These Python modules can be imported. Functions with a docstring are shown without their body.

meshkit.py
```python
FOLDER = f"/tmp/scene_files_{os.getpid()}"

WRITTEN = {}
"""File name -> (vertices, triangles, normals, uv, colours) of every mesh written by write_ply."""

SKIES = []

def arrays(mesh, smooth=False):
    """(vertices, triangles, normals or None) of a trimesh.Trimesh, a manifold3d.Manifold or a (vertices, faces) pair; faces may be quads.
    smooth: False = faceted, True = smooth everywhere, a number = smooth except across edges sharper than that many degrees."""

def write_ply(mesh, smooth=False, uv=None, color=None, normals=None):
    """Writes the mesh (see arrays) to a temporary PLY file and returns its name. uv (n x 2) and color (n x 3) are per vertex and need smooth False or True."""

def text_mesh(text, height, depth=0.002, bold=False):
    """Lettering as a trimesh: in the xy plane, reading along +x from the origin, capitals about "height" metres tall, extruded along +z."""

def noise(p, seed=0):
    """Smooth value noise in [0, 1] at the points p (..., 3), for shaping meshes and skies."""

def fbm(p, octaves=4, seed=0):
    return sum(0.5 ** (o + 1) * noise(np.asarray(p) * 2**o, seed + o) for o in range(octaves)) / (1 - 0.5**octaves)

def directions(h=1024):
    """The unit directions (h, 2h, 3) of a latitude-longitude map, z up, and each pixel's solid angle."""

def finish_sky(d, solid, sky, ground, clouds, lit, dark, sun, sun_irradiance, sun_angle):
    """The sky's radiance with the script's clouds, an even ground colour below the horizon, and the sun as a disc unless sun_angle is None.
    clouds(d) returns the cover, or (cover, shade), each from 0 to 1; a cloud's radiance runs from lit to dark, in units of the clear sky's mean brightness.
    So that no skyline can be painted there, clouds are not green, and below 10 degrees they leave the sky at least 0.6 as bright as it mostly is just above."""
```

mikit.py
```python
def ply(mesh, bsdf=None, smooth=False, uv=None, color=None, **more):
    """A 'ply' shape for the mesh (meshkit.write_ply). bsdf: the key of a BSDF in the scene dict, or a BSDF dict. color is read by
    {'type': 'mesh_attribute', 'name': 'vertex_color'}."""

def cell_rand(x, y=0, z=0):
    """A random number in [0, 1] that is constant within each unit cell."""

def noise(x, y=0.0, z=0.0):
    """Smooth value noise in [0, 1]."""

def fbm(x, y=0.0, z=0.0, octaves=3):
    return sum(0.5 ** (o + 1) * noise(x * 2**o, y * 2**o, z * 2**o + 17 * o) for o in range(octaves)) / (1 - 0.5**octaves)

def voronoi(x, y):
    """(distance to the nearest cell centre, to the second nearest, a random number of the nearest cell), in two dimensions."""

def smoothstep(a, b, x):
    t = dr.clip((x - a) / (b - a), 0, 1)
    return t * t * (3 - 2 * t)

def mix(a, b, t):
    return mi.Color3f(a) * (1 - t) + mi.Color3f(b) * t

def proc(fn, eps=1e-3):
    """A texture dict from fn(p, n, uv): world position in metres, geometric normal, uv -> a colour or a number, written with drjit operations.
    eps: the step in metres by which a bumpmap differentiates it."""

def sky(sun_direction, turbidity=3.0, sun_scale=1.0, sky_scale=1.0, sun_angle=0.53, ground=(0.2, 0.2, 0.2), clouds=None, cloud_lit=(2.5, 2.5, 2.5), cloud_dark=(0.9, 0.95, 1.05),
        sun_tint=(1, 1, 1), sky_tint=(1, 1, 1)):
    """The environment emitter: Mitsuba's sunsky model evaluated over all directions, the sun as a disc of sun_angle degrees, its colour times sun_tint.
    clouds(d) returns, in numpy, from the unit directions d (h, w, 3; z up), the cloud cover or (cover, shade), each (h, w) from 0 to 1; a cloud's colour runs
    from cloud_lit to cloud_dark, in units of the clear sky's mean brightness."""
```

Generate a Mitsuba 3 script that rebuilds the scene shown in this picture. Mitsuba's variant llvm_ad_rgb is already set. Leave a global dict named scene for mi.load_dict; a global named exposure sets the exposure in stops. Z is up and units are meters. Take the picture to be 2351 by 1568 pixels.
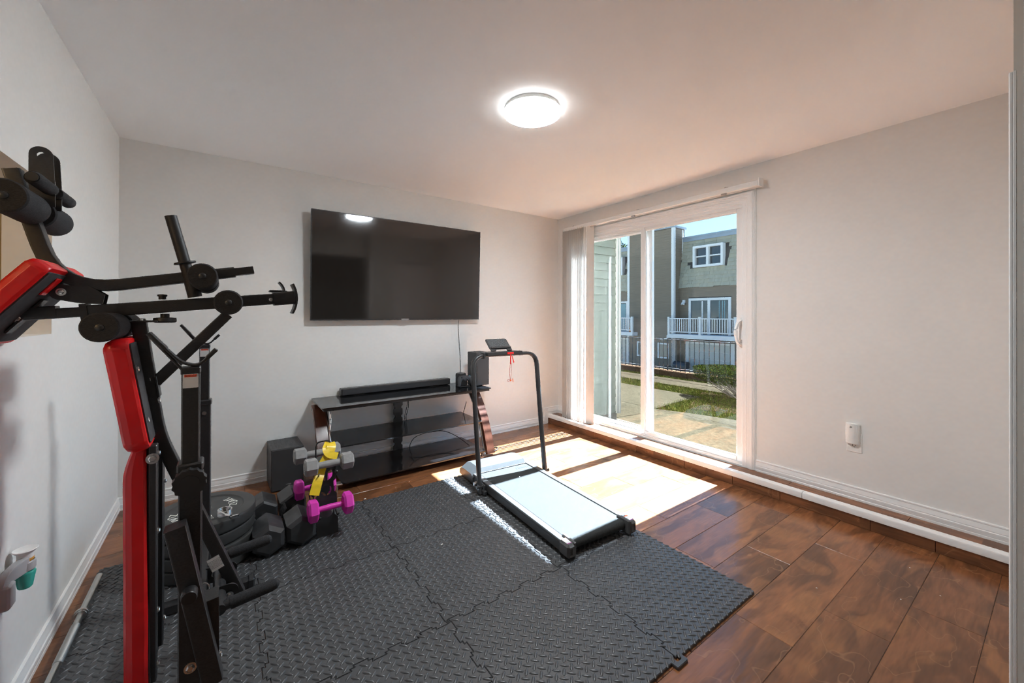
import math, random
import numpy as np, trimesh, mitsuba as mi, drjit as dr, mikit, meshkit, manifold3d as m3
from mikit import proc, noise, fbm, smoothstep, mix, cell_rand, voronoi
from shapely.geometry import Polygon, Point, box as sbox
from shapely import affinity
from shapely.ops import unary_union
random.seed(7); rng = np.random.default_rng(7)
T = mi.ScalarTransform4f
scene, labels = {'type': 'scene'}, {}

# ---------------------------------------------------------------- camera, sky, exposure
EYE = np.array([-3.2946, -3.6321, 1.2853])
YAW, PIT, ROL, FPX, CY = 0.6226, 0.0024, 0.0022, 922.476, 720.27
_F = np.array([math.sin(YAW) * math.cos(PIT), math.cos(YAW) * math.cos(PIT), math.sin(PIT)])
_R = np.array([math.cos(YAW), -math.sin(YAW), 0.0]); _U = np.cross(_R, _F)
_UP = -math.sin(ROL) * _R + math.cos(ROL) * _U
scene['camera'] = {'type': 'perspective', 'fov': math.degrees(2 * math.atan(1175.5 / FPX)), 'fov_axis': 'x', 'near_clip': 0.02,
                   'principal_point_offset_y': (784 - CY) / 1568,
                   'to_world': T().look_at(origin=EYE.tolist(), target=(EYE + _F).tolist(), up=_UP.tolist())}
SUN = (0.695, 0.0, 0.719)
scene['sky'] = mikit.sky(SUN, turbidity=2.6, sun_scale=65.0, sky_scale=6.5, ground=(0.12, 0.12, 0.10), sun_tint=(.67, 1.0, 1.6), sky_tint=(.68, .94, 1.06))
exposure = 0.55

# ---------------------------------------------------------------- helpers
def rgb(*c): return {'type': 'rgb', 'value': list(map(float, c))}
def mat(key, color, rough=0.5, metallic=0.0, spec=0.5, bump=None, bscale=1.0, beps=1e-3, two=False, **kw):
    c = proc(color) if callable(color) else rgb(*color)
    r = proc(rough) if callable(rough) else float(rough)
    d = {'type': 'principled', 'base_color': c, 'roughness': r, 'metallic': float(metallic), 'specular': float(spec), **kw}
    if bump is not None: d = {'type': 'bumpmap', 'tex': proc(bump, beps), 'scale': float(bscale), 'bsdf': d}
    if two: d = {'type': 'twosided', 'bsdf': d}
    scene[key] = d
    return key
def matte(key, color, two=False):
    d = {'type': 'diffuse', 'reflectance': proc(color) if callable(color) else rgb(*color)}
    scene[key] = {'type': 'twosided', 'bsdf': d} if two else d
    return key
def free(key):
    if key not in scene and key not in labels: return key
    n = 1
    while f'{key}_{n:03d}' in scene or f'{key}_{n:03d}' in labels: n += 1
    return f'{key}_{n:03d}'
def add(name, mesh, m, parent=None, smooth=30, label=None, kind=None, at=None, shared=None, **kw):
    key = free(parent + '__' + name if parent else name)
    d = dict(shared) if shared is not None else mikit.ply(mesh, m, smooth, **kw)
    if at is not None: d['to_world'] = at
    scene[key] = d
    l = {}
    if label: l['label'] = label
    if kind: l['kind'] = kind
    if l: labels[key] = l
    return key
def thing(name, label, cat, group=None, kind=None):
    key = free(name); labels[key] = {'label': label, 'category': cat}
    if group: labels[key]['group'] = group
    if kind: labels[key]['kind'] = kind
    return key
def solo(name, label, cat, mesh, m, smooth=30, group=None, at=None):
    key = thing(name, label, cat, group)
    d = mikit.ply(mesh, m, smooth)
    if at is not None: d['to_world'] = at
    scene[key] = d
    return key
def cat(*ms):
    ms = [a for m in ms for a in (m if isinstance(m, (list, tuple)) else [m])]
    return trimesh.util.concatenate(ms)
def hull(pts): return trimesh.convex.convex_hull(np.asarray(pts, float))
def box(x0, x1, y0, y1, z0, z1, b=0.0):
    x0, x1 = min(x0, x1), max(x0, x1); y0, y1 = min(y0, y1), max(y0, y1); z0, z1 = min(z0, z1), max(z0, z1)
    if b <= 0:
        m = trimesh.creation.box((x1 - x0, y1 - y0, z1 - z0)); m.apply_translation(((x0 + x1) / 2, (y0 + y1) / 2, (z0 + z1) / 2)); return m
    b = min(b, (x1 - x0) * .45, (y1 - y0) * .45, (z1 - z0) * .45); p = []
    for i in (0, 1):
        for j in (0, 1):
            for k in (0, 1):
                c = np.array([(x0, x1)[i], (y0, y1)[j], (z0, z1)[k]]); s = np.array([1 - 2 * i, 1 - 2 * j, 1 - 2 * k]) * b
                for ax in range(3):
                    q = c + s; q[ax] = c[ax]; p.append(q)
    return hull(p)
def cbox(c, size, b=0.0):
    c = np.asarray(c, float); s = np.asarray(size, float) / 2
    return box(c[0] - s[0], c[0] + s[0], c[1] - s[1], c[1] + s[1], c[2] - s[2], c[2] + s[2], b)
def mv(m, loc=(0, 0, 0), rz=0, rx=0, ry=0):
    m = m.copy(); R = trimesh.transformations.euler_matrix(rx, ry, rz); R[:3, 3] = loc; m.apply_transform(R); return m
def frame_to(d, up=(0, 0, 1)):
    d = np.asarray(d, float); d = d / np.linalg.norm(d); up = np.asarray(up, float)
    if abs(d @ up) > .98: up = np.array([1., 0, 0]) if abs(d[0]) < .9 else np.array([0, 1., 0])
    x = np.cross(up, d); x /= np.linalg.norm(x); return x, np.cross(d, x), d
def sweep(path, prof, closed=False, up=(0, 0, 1), caps=True, scales=None):
    """sweeps a 2-d profile (x: side, y: up) along a polyline with a stable up direction"""
    P = np.asarray(path, float); n = len(P); prof = np.asarray(prof, float); k = len(prof); V = []
    for i in range(n):
        a = P[(i - 1) % n] if (closed or i > 0) else P[i]; c = P[(i + 1) % n] if (closed or i < n - 1) else P[i]
        t1 = P[i] - a; t2 = c - P[i]
        l1, l2 = np.linalg.norm(t1), np.linalg.norm(t2)
        t1 = t1 / l1 if l1 > 0 else t2 / l2; t2 = t2 / l2 if l2 > 0 else t1
        t = t1 + t2; t /= np.linalg.norm(t); x, y, _ = frame_to(t, up)
        ch = max(.3, math.sqrt(max(0.0, (1 + t1 @ t2) / 2)))
        bend = t2 - t1; bl = np.linalg.norm(bend); s = scales[i] if scales is not None else 1.0
        pts = P[i] + s * (prof[:, :1] * x + prof[:, 1:] * y)
        if bl > 1e-6:
            bd = bend / bl; off = (pts - P[i]) @ bd; pts = pts + np.outer(off * (1 / ch - 1), bd)
        V.append(pts)
    V = np.vstack(V); F = []
    for i in range(n if closed else n - 1):
        j = (i + 1) % n
        for q in range(k):
            r = (q + 1) % k; F += [[i * k + q, i * k + r, j * k + r], [i * k + q, j * k + r, j * k + q]]
    if caps and not closed:
        V = np.vstack([V, P[0], P[-1]]); a, b = len(V) - 2, len(V) - 1
        for q in range(k):
            r = (q + 1) % k; F += [[a, r, q], [b, (n - 1) * k + q, (n - 1) * k + r]]
    m = trimesh.Trimesh(V, F, process=False); 
    if m.volume < 0: m.invert()
    return m
def circ(r, n=16): a = np.arange(n) * 2 * math.pi / n; return np.stack([r * np.cos(a), r * np.sin(a)], 1)
def rrect(w, h, r, n=3):
    out = []
    for cx, cy, a0 in ((w / 2 - r, h / 2 - r, 0), (-w / 2 + r, h / 2 - r, 90), (-w / 2 + r, -h / 2 + r, 180), (w / 2 - r, -h / 2 + r, 270)):
        for i in range(n + 1):
            a = math.radians(a0 + 90 * i / n); out.append((cx + r * math.cos(a), cy + r * math.sin(a)))
    return np.array(out)
def rnd(path, r, n=6):
    """rounds the corners of a polyline"""
    P = [np.asarray(p, float) for p in path]; out = [P[0]]
    for i in range(1, len(P) - 1):
        a, b, c = P[i - 1], P[i], P[i + 1]; u = a - b; v = c - b; lu, lv = np.linalg.norm(u), np.linalg.norm(v)
        q = min(r, lu * .45, lv * .45); p0 = b + u / lu * q; p1 = b + v / lv * q
        for t in np.linspace(0, 1, n + 1): out.append((1 - t) ** 2 * p0 + 2 * t * (1 - t) * b + t * t * p1)
    out.append(P[-1]); return np.array(out)
def tube(path, r, n=14, rr=0, closed=False, steps=8):
    return sweep(rnd(path, rr, steps) if rr > 0 else path, circ(r, n), closed)
def rtube(path, w, h, r=.004, rr=0, up=(0, 0, 1), steps=8, nr=2):
    return sweep(rnd(path, rr, steps) if rr > 0 else path, rrect(w, h, r, nr), up=up)
def cyl(a, b, r, n=24, r2=None): return sweep([a, b], circ(r, n), scales=[1, 1 if r2 is None else r2 / r])
def lathe(prof, a, d, n=40):
    """revolves (radius, height) pairs about the axis through a along d"""
    x, y, z = frame_to(d); a = np.asarray(a, float); V = []; k = len(prof)
    th = np.arange(n) * 2 * math.pi / n
    for r, h in prof: V.append(a + h * z + r * (np.cos(th)[:, None] * x + np.sin(th)[:, None] * y))
    V = np.vstack(V); F = []
    for i in range(k - 1):
        for q in range(n):
            s = (q + 1) % n; F += [[i * n + q, i * n + s, (i + 1) * n + s], [i * n + q, (i + 1) * n + s, (i + 1) * n + q]]
    m = trimesh.Trimesh(V, F, process=False); m.merge_vertices(); m.update_faces(m.nondegenerate_faces())
    if m.volume < 0: m.invert()
    return m
def prism(poly, h, origin=(0, 0, 0), xd=(1, 0, 0), yd=(0, 1, 0)):
    """a polygon (shapely or points) drawn along xd, yd and extruded by h along their cross product"""
    if not hasattr(poly, 'exterior') and not hasattr(poly, 'geoms'): poly = Polygon(poly)
    m = cat([trimesh.creation.extrude_polygon(g, abs(h), engine='earcut') for g in getattr(poly, 'geoms', [poly])])
    if h < 0: m.apply_translation((0, 0, h))
    xd = np.asarray(xd, float); yd = np.asarray(yd, float); M = np.eye(4)
    M[:3, 0], M[:3, 1], M[:3, 2], M[:3, 3] = xd, yd, np.cross(xd, yd), origin
    m.apply_transform(M); return m
def rpoly(w, h, r): return sbox(-w / 2 + r, -h / 2 + r, w / 2 - r, h / 2 - r).buffer(r, quad_segs=5)
def arc(c, r, a0, a1, n=12): a = np.radians(np.linspace(a0, a1, n)); return np.stack([c[0] + r * np.cos(a), c[1] + r * np.sin(a)], 1)
def basis(o, x, y, z):
    M = np.eye(4); M[:3, 0], M[:3, 1], M[:3, 2], M[:3, 3] = x, y, z, o; return M
def put(m, o, x, y, z): m = m.copy(); m.apply_transform(basis(o, x, y, z)); return m
def text(s, h, depth=.0006, bold=False, width=None):
    m = meshkit.text_mesh(s, h, depth, bold)
    if width: m.apply_scale([width / m.extents[0], 1, 1])
    c = m.bounds.mean(0); m.apply_translation((-c[0], -c[1], 0)); return m
def wob(m, amp, freq, seed=0):
    v = m.vertices; m = m.copy(); m.vertices = v + amp * (np.stack([meshkit.noise(v * freq, seed + i) for i in range(3)], 1) - .5) * 2; return m

# ---------------------------------------------------------------- room measures
WL, WF, CH = -3.8526, -3.526, 2.44      # left wall x, front wall y, ceiling height; right wall x = 0, back wall y = 0
LX, LZ = -0.155, 0.104                  # ledge edge and height
# ---------------------------------------------------------------- materials of the shell
def c_wall(p, n, uv):
    v = fbm(p.x * 2.3, p.y * 2.3, p.z * 2.3, 3); s = noise(p.x * 60, p.y * 60, p.z * 60)
    return mix((.72, .71, .685), (.75, .74, .715), v) * (.985 + .03 * s)
def b_wall(p, n, uv): return fbm(p.x * 90, p.y * 90, p.z * 90, 2)
mat('wall_paint', c_wall, .55, spec=.35, bump=b_wall, bscale=.0004)
def c_ceil(p, n, uv):
    return mix((.915, .912, .905), (.93, .928, .92), fbm(p.x * 1.7, p.y * 1.7, p.z, 3))
mat('ceiling_paint', c_ceil, .7, spec=.2)
mat('trim_paint', (.82, .81, .79), .32, spec=.5)
mat('vinyl_white', (.84, .835, .82), .3, spec=.5)
mat('hall_paint', (.62, .60, .55), .6, spec=.3)
mat('stair_paint', (.62, .54, .40), .6, spec=.3)
def plank_fn(wid, lx):
    def f(p, n, uv):
        row = dr.floor((p.y + 2.786) / wid); u = p.x + row * .37 * lx
        k = dr.floor(u / lx); r1 = cell_rand(k, row, 3); r2 = cell_rand(k, row, 9)
        return row, k, r1, r2
    return f
PW, PL = .2147, .92
_pf = plank_fn(PW, PL)
def slate(x, y, z, r1, r2):
    ox, oy = r1 * 37.0, r2 * 53.0
    w = fbm(x * 2.2 + ox, y * 5 + oy, z * 5, 3)
    a = fbm(x * 3.5 + ox + 2 * w, y * 15 + oy + 5 * w, z * 15, 4)
    b = fbm(x * 2.0 + oy, y * 9 + ox + 3 * w, z * 9 + 3, 4)
    st = fbm(x * 16 + ox, y * 130 + oy, z * 130, 3)
    c = mix((.125, .050, .022), (.215, .085, .035), smoothstep(.3, .7, a))
    c = mix(c, (.075, .034, .018), smoothstep(.50, .72, b) * .6)
    c = mix(c, (.30, .125, .045), smoothstep(.58, .76, fbm(x * 4 + oy, y * 11 + ox + 4 * w, z * 11 + 9, 3)) * .5)
    c = c * (.80 + .42 * st) * (.82 + .36 * r1)
    vein = dr.abs(fbm(x * 5 + oy, y * 9 + ox, z * 9 + 5, 3) - .5)
    return mix(c, (.36, .20, .10), (1 - smoothstep(.0, .010, vein)) * .30)
def c_plank(p, n, uv):
    row, k, r1, r2 = _pf(p, n, uv); return slate(p.x, p.y, p.z, r1, r2)
def b_plank(p, n, uv):
    row, k, r1, r2 = _pf(p, n, uv)
    return fbm(p.x * 14 + r1 * 20, p.y * 60 + r2 * 30, p.z * 60, 3) * .8 + fbm(p.x * 90, p.y * 240, p.z * 200, 2) * .2
mat('plank_slate', c_plank, lambda p, n, uv: .16 + .13 * fbm(p.x * 25, p.y * 70, p.z * 60, 3), spec=.42, bump=b_plank, bscale=.0009, beps=.0015)
def c_riser(p, n, uv): 
    k = dr.floor(p.y / .48); return slate(p.y, p.z + p.x, p.x, cell_rand(k, 2, 1), cell_rand(k, 5, 7)) * .95
mat('riser_slate', c_riser, .3, spec=.5)
mat('joint_dark', (.03, .018, .012), .7)

# ---------------------------------------------------------------- floor, ledge
fl = add('floor', cat(box(WL - .3, .15, -6.6, .15, -.12, -.002)), 'joint_dark', kind='structure', smooth=False)
r0 = int(math.floor((-3.62 + 2.786) / PW)) - 1
for row in range(r0, 14):
    y0, y1 = -2.786 + row * PW, -2.786 + (row + 1) * PW
    y1 = min(y1, -.001)
    if y0 > -.02 or y0 < -4.2: continue
    off = (row * .37 * PL) % PL; xs = [WL]; k0 = -off - 6 * PL
    xs += [x for x in (k0 + i * PL for i in range(12)) if WL + .03 < x < LX - .03] + [LX + .01]
    for a, b in zip(xs[:-1], xs[1:]):
        g = .0007
        add('plank', box(a + g, b - g, y0 + g, y1 - g, -.004, rng.uniform(-.0003, .0003), .0012), 'plank_slate', fl, smooth=False)
# hall floor beyond the opening
for i, y in enumerate(np.arange(-6.4, -4.05, .43)):
    add('plank', box(WL, -.2, y, y + .428, -.004, 0, .001), 'plank_slate', fl, smooth=False)
led = add('trim_1', cat(box(LX + .008, 0.0, WF, 0, 0, LZ - .006)), 'joint_dark', kind='structure', smooth=False, label='tiled step ledge running along the right wall under the glass door')
ys = [0.0, -.30, -.78, -1.26, -1.74, -2.13, -2.45, -2.93, -3.20, WF]
for a, b in zip(ys[:-1], ys[1:]):
    add('riser_tile', box(LX, LX + .007, b + .001, a - .001, .001, LZ - .026, .001), 'riser_slate', led, smooth=False)
ys = [0.0, -.62, -1.24, -1.86, -2.475, -3.08, WF]
for a, b in zip(ys[:-1], ys[1:]):
    add('top_tile', box(LX + .03, -.012, b + .001, a - .001, LZ - .008, LZ, .001), 'riser_slate', led, smooth=False)
nose = np.array([(-.012, -.040), (-.008, -.042), (-.004, -.038), (-.003, -.004), (.000, .003), (.030, .0035), (.032, .0005), (.002, -.001), (.0, -.03)])
nose = np.array([(-.011, -.036), (-.0125, -.030), (-.0115, -.006), (-.008, .001), (-.002, .0042), (.034, .0042), (.036, .0005), (.004, .0), (-.003, -.004), (-.004, -.036)])
for a, b in ((-.004, -1.74), (-1.743, -2.583), (-2.586, WF)):
    add('nosing', prism(Polygon(nose), b - a if False else abs(b - a), (LX, b, LZ), (1, 0, 0), (0, 0, 1)).copy() if False else prism(Polygon(nose), -abs(b - a), (LX, b, LZ), (1, 0, 0), (0, 0, 1)), 'trim_paint', led, label='white stair nosing strip')

# ---------------------------------------------------------------- walls and ceiling
DY0, DY1, DZ1 = -2.165, -.262, 2.19     # rough opening of the sliding door
add('wall_back', box(WL - .14, .15, 0, .14, -.02, CH + .02), 'wall_paint', kind='structure', smooth=False)
add('wall_right', cat(box(0, .15, WF - .14, DY0, -.02, CH + .02), box(0, .15, DY1, 0, -.02, CH + .02), box(0, .15, DY0, DY1, DZ1, CH + .02), box(0, .15, DY0, DY1, -.02, LZ - .002)), 'wall_paint', kind='structure', smooth=False)
OY0, OY1, OZ0, OZ1 = -2.75, -1.256, 1.205, 1.785   # opening through the left wall
add('wall_left', cat(box(WL - .13, WL, -6.6, OY0, -.02, CH + .02), box(WL - .13, WL, OY1, 0, -.02, CH + .02), box(WL - .13, WL, OY0, OY1, -.02, OZ0), box(WL - .13, WL, OY0, OY1, OZ1, CH + .02)), 'wall_paint', kind='structure', smooth=False)
FX = -1.28; FDX0, FDX1, FDZ = -.80, -.10, 2.0
add('wall_front', cat(box(FX, FDX0, WF - .30, WF, -.02, CH + .02), box(FDX1, 0, WF - .12, WF, -.02, CH + .02), box(FDX0, FDX1, WF - .12, WF, FDZ, CH + .02), box(WL, FX, WF - .30, WF - .17, 2.03, CH + .02)), 'hall_paint', kind='structure', smooth=False)
add('ceiling', box(WL - .14, .15, WF, .14, CH, CH + .1), 'ceiling_paint', kind='structure', smooth=False)
add('trim_2', cat(box(FX, FX + .057, WF, WF + .010, 0, 2.055, .003), box(FX - .001, FX + .012, WF - .006, WF + .001, 0, 2.055, .001)), 'trim_paint', kind='structure')
# bifold closet door of the front wall (mirrored in the screen)
cd = add('door_2', cat(box(FDX0, -.452, WF - .06, WF - .03, .01, FDZ - .03, .003), box(-.448, FDX1, WF - .06, WF - .03, .01, FDZ - .03, .003)), 'trim_paint', kind='structure')
add('casing', cat(box(FDX0 - .06, FDX0, WF, WF + .015, 0, FDZ + .06, .003), box(FDX1, FDX1 + .06, WF, WF + .015, 0, FDZ + .06, .003), box(FDX0, FDX1, WF, WF + .015, FDZ, FDZ + .06, .003)), 'trim_paint', cd)
# hall behind the camera and the stair space behind the left opening
add('wall_hall', cat(box(WL, .15, -6.6, -6.5, -.02, CH + .02), box(-.1, .15, -6.6, WF - .12, -.02, CH + .02), box(WL - .14, .15, -6.6, WF, CH, CH + .1)), 'hall_paint', kind='structure', smooth=False)
add('wall_stair', cat(box(-5.2, -5.1, -4.2, .3, -.5, 3.2), box(-5.2, WL - .13, .2, .3, -.5, 3.2), box(-5.2, WL - .13, -4.3, -4.2, -.5, 3.2), box(-5.2, WL - .13, -4.3, .3, CH, CH + .1), box(WL - .14, WL, 0, .3, -.5, CH + .1), box(-5.2, WL - .13, -4.2, .3, -.5, -.4)), 'stair_paint', kind='structure', smooth=False)

k = thing('stair_lamp', 'added unseen warm lamp that brightens the stair space behind the left wall opening', 'lamp')
add('back_plate', cyl((-5.10, -3.2, 2.0), (-5.08, -3.2, 2.0), .06, 24), 'trim_paint', k)
add('globe', trimesh.creation.icosphere(3, .07).apply_translation((-5.0, -3.2, 2.0)), 'trim_paint', k, smooth=True)
scene[k + '__globe']['emitter'] = {'type': 'area', 'radiance': rgb(75, 55, 33)}  # added warm source, out of view, to brighten the stair space
# fluted baseboards
BB = np.array([(0, 0), (.0135, 0), (.0135, .012), (.0115, .015), (.0135, .018), (.0135, .026), (.0155, .030), (.0150, .040), (.0105, .043), (.0125, .047), (.0120, .052), (.0085, .066), (.0075, .073), (.0095, .077), (.0090, .083), (.003, .086), (0, .086)])
def baseboard(name, a, b, z, inward):
    a, b = np.array([*a, z], float), np.array([*b, z], float); d = b - a; L = np.linalg.norm(d); d /= L; inward = np.array([*inward, 0], float)
    m = prism(Polygon(BB), L, (0, 0, 0), (1, 0, 0), (0, 1, 0))
    return put(m, a, inward, np.array([0, 0, 1.]), d)
add('baseboard_back', cat(baseboard('b', (WL, -.0), (LX - .02, 0), 0, (0, -1)), mv(box(LX - .075, LX - .010, -.0145, 0, 0, LZ + .084, .003)), box(LX - .060, LX - .050, -.0165, -.010, .07, LZ + .07, .002), box(LX - .035, LX - .028, -.0165, -.010, .05, LZ + .04, .002), baseboard('b', (LX - .03, 0), (0, 0), LZ, (0, -1))), 'trim_paint', kind='structure')
add('baseboard_right', cat(baseboard('b', (0, DY1 + .10), (0, 0), LZ, (-1, 0)), baseboard('b', (0, WF), (0, DY0 - .068), LZ, (-1, 0))), 'trim_paint', kind='structure')
add('baseboard_left', baseboard('b', (WL, WF), (WL, 0), 0, (1, 0)), 'trim_paint', kind='structure')

# ---------------------------------------------------------------- sliding glass door
scene['pane_glass'] = {'type': 'thindielectric', 'int_ior': 1.5, 'ext_ior': 1.0}
mat('gasket', (.05, .05, .052), .5)
dk = add('door_1', None, None, shared=mikit.ply(cat(  # outer frame
    box(-.004, .15, DY0, DY0 + .035, LZ - .004, DZ1, .003), box(-.004, .15, DY1 - .035, DY1, LZ - .004, DZ1, .003), box(-.004, .15, DY0, DY1, DZ1 - .032, DZ1, .003),
    box(.0, .15, DY0, DY1, LZ - .01, LZ + .012, .003), box(.006, .014, DY0, DY1, LZ, LZ + .028, .002), box(.062, .070, DY0, DY1, LZ, LZ + .034, .002), box(.118, .126, DY0, DY1, LZ, LZ + .03, .002),
    box(.006, .014, DY0, DY1, DZ1 - .06, DZ1 - .02, .002), box(.062, .070, DY0, DY1, DZ1 - .06, DZ1 - .02, .002)), 'vinyl_white', 30), kind='structure', label='white sliding glass door in the right wall')
def panel(x0, x1, y0, y1, z0, z1, st, rt, rb):
    b = .004; h = []
    for prof in (((x0, x1), 0.0),):
        h += [box(x0, x1, y0, y0 + st, z0, z1, b), box(x0, x1, y1 - st, y1, z0, z1, b), box(x0, x1, y0 + st, y1 - st, z1 - rt, z1, b), box(x0, x1, y0 + st, y1 - st, z0, z0 + rb, b)]
    i = .006; xc = (x0 + x1) / 2    # glazing beads, stepped inwards
    h += [box(xc - .012, xc + .012, y0 + st - .001, y0 + st + i, z0 + rb, z1 - rt, .002), box(xc - .012, xc + .012, y1 - st - i, y1 - st + .001, z0 + rb, z1 - rt, .002),
          box(xc - .012, xc + .012, y0 + st, y1 - st, z1 - rt - i, z1 - rt + .001, .002), box(xc - .012, xc + .012, y0 + st, y1 - st, z0 + rb - .001, z0 + rb + i, .002)]
    return cat(h)
sash = add('sliding_panel', panel(.018, .058, DY0 + .036, -1.172, LZ + .016, 2.155, .050, .048, .046), 'vinyl_white', dk)
add('pane', put(cat(trimesh.Trimesh([[0, 0, 0], [1, 0, 0], [1, 1, 0], [0, 1, 0]], [[0, 1, 2], [0, 2, 3]])), (.038, DY0 + .086, LZ + .062), (0, .8545 + .006, 0), (0, 0, 1.989), (1, 0, 0)), 'pane_glass', sash, smooth=False)
fix = add('fixed_panel', panel(.074, .114, -1.262, DY1 - .036, LZ + .016, 2.155, .055, .05, .04), 'vinyl_white', dk)
add('pane', put(trimesh.Trimesh([[0, 0, 0], [1, 0, 0], [1, 1, 0], [0, 1, 0]], [[0, 1, 2], [0, 2, 3]]), (.094, -1.207, LZ + .056), (0, .854, 0), (0, 0, 1.993), (1, 0, 0)), 'pane_glass', fix, smooth=False)
# stepped casing round the door
CS = [(0, .000, .066, .008), (0, .006, .060, .013), (0, .022, .052, .017), (0, .034, .046, .020)]
cs = []
for _, a, b, t in CS:
    cs += [box(-t, 0, DY0 - b, DY0 - a, LZ, DZ1 + b, .002), box(-t, 0, DY1 + a, DY1 + b, LZ, DZ1 + b, .002), box(-t, 0, DY0 - b, DY1 + b, DZ1 + a, DZ1 + b, .002)]
cs += [box(-.010, 0, DY0 - .006, DY0 + .008, LZ, DZ1, .002), box(-.010, 0, DY0, DY1, DZ1 - .008, DZ1 + .006, .002)]
add('casing', cat(cs), 'trim_paint', dk)
hd = add('door_handle', cat(rtube(rnd([(.012, -2.116, 1.055), (-.035, -2.112, 1.066), (-.052, -2.100, 1.148), (-.035, -2.112, 1.230), (.012, -2.116, 1.243)], .03), .026, .016, .006)), 'vinyl_white', dk)
add('handle_plate', cat(box(.010, .0185, -2.136, -2.100, 1.035, 1.262, .004), box(.0, .012, -2.132, -2.104, 1.09, 1.21, .004)), 'vinyl_white', hd)

# ---------------------------------------------------------------- outside
def gz(x): return -.15 - .035 * x
def c_conc(p, n, uv):
    g = noise(p.x * 38, p.y * 38); s = noise(p.x * 110, p.y * 110); b = fbm(p.x * 1.3, p.y * 1.3, 0, 4)
    c = mix((.011, .0086, .0052), (.037, .029, .0175), g * .5 + s * .5); return c * (.72 + .5 * b)
matte('concrete', c_conc)
def c_path(p, n, uv): return c_conc(p, n, uv) * mi.Color3f(1.02, .97, .98)
matte('path_concrete', c_path)
def c_soil(p, n, uv): return mix((.016, .0085, .005), (.032, .017, .010), noise(p.x * 40, p.y * 40))
matte('mulch', c_soil)
def c_turf(p, n, uv): return mix((.011, .011, .003), (.025, .018, .006), fbm(p.x * 20, p.y * 20, 0, 3))
matte('turf', c_turf)
def slab(poly, x0s, top, th):   # polygon in x, y laid on the sloping ground
    m = trimesh.creation.extrude_polygon(Polygon(poly), th, engine='earcut'); v = m.vertices; v[:, 2] = v[:, 2] - th + gz(v[:, 0]) + top; m.vertices = v; return m
gr = add('ground_lawn', slab([(.15, -6), (7.0, -6), (7.0, 9), (.15, 9)], 0, -.03, .1), 'turf', kind='structure', smooth=False, label='sloping lawn bed outside the glass door')
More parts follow.
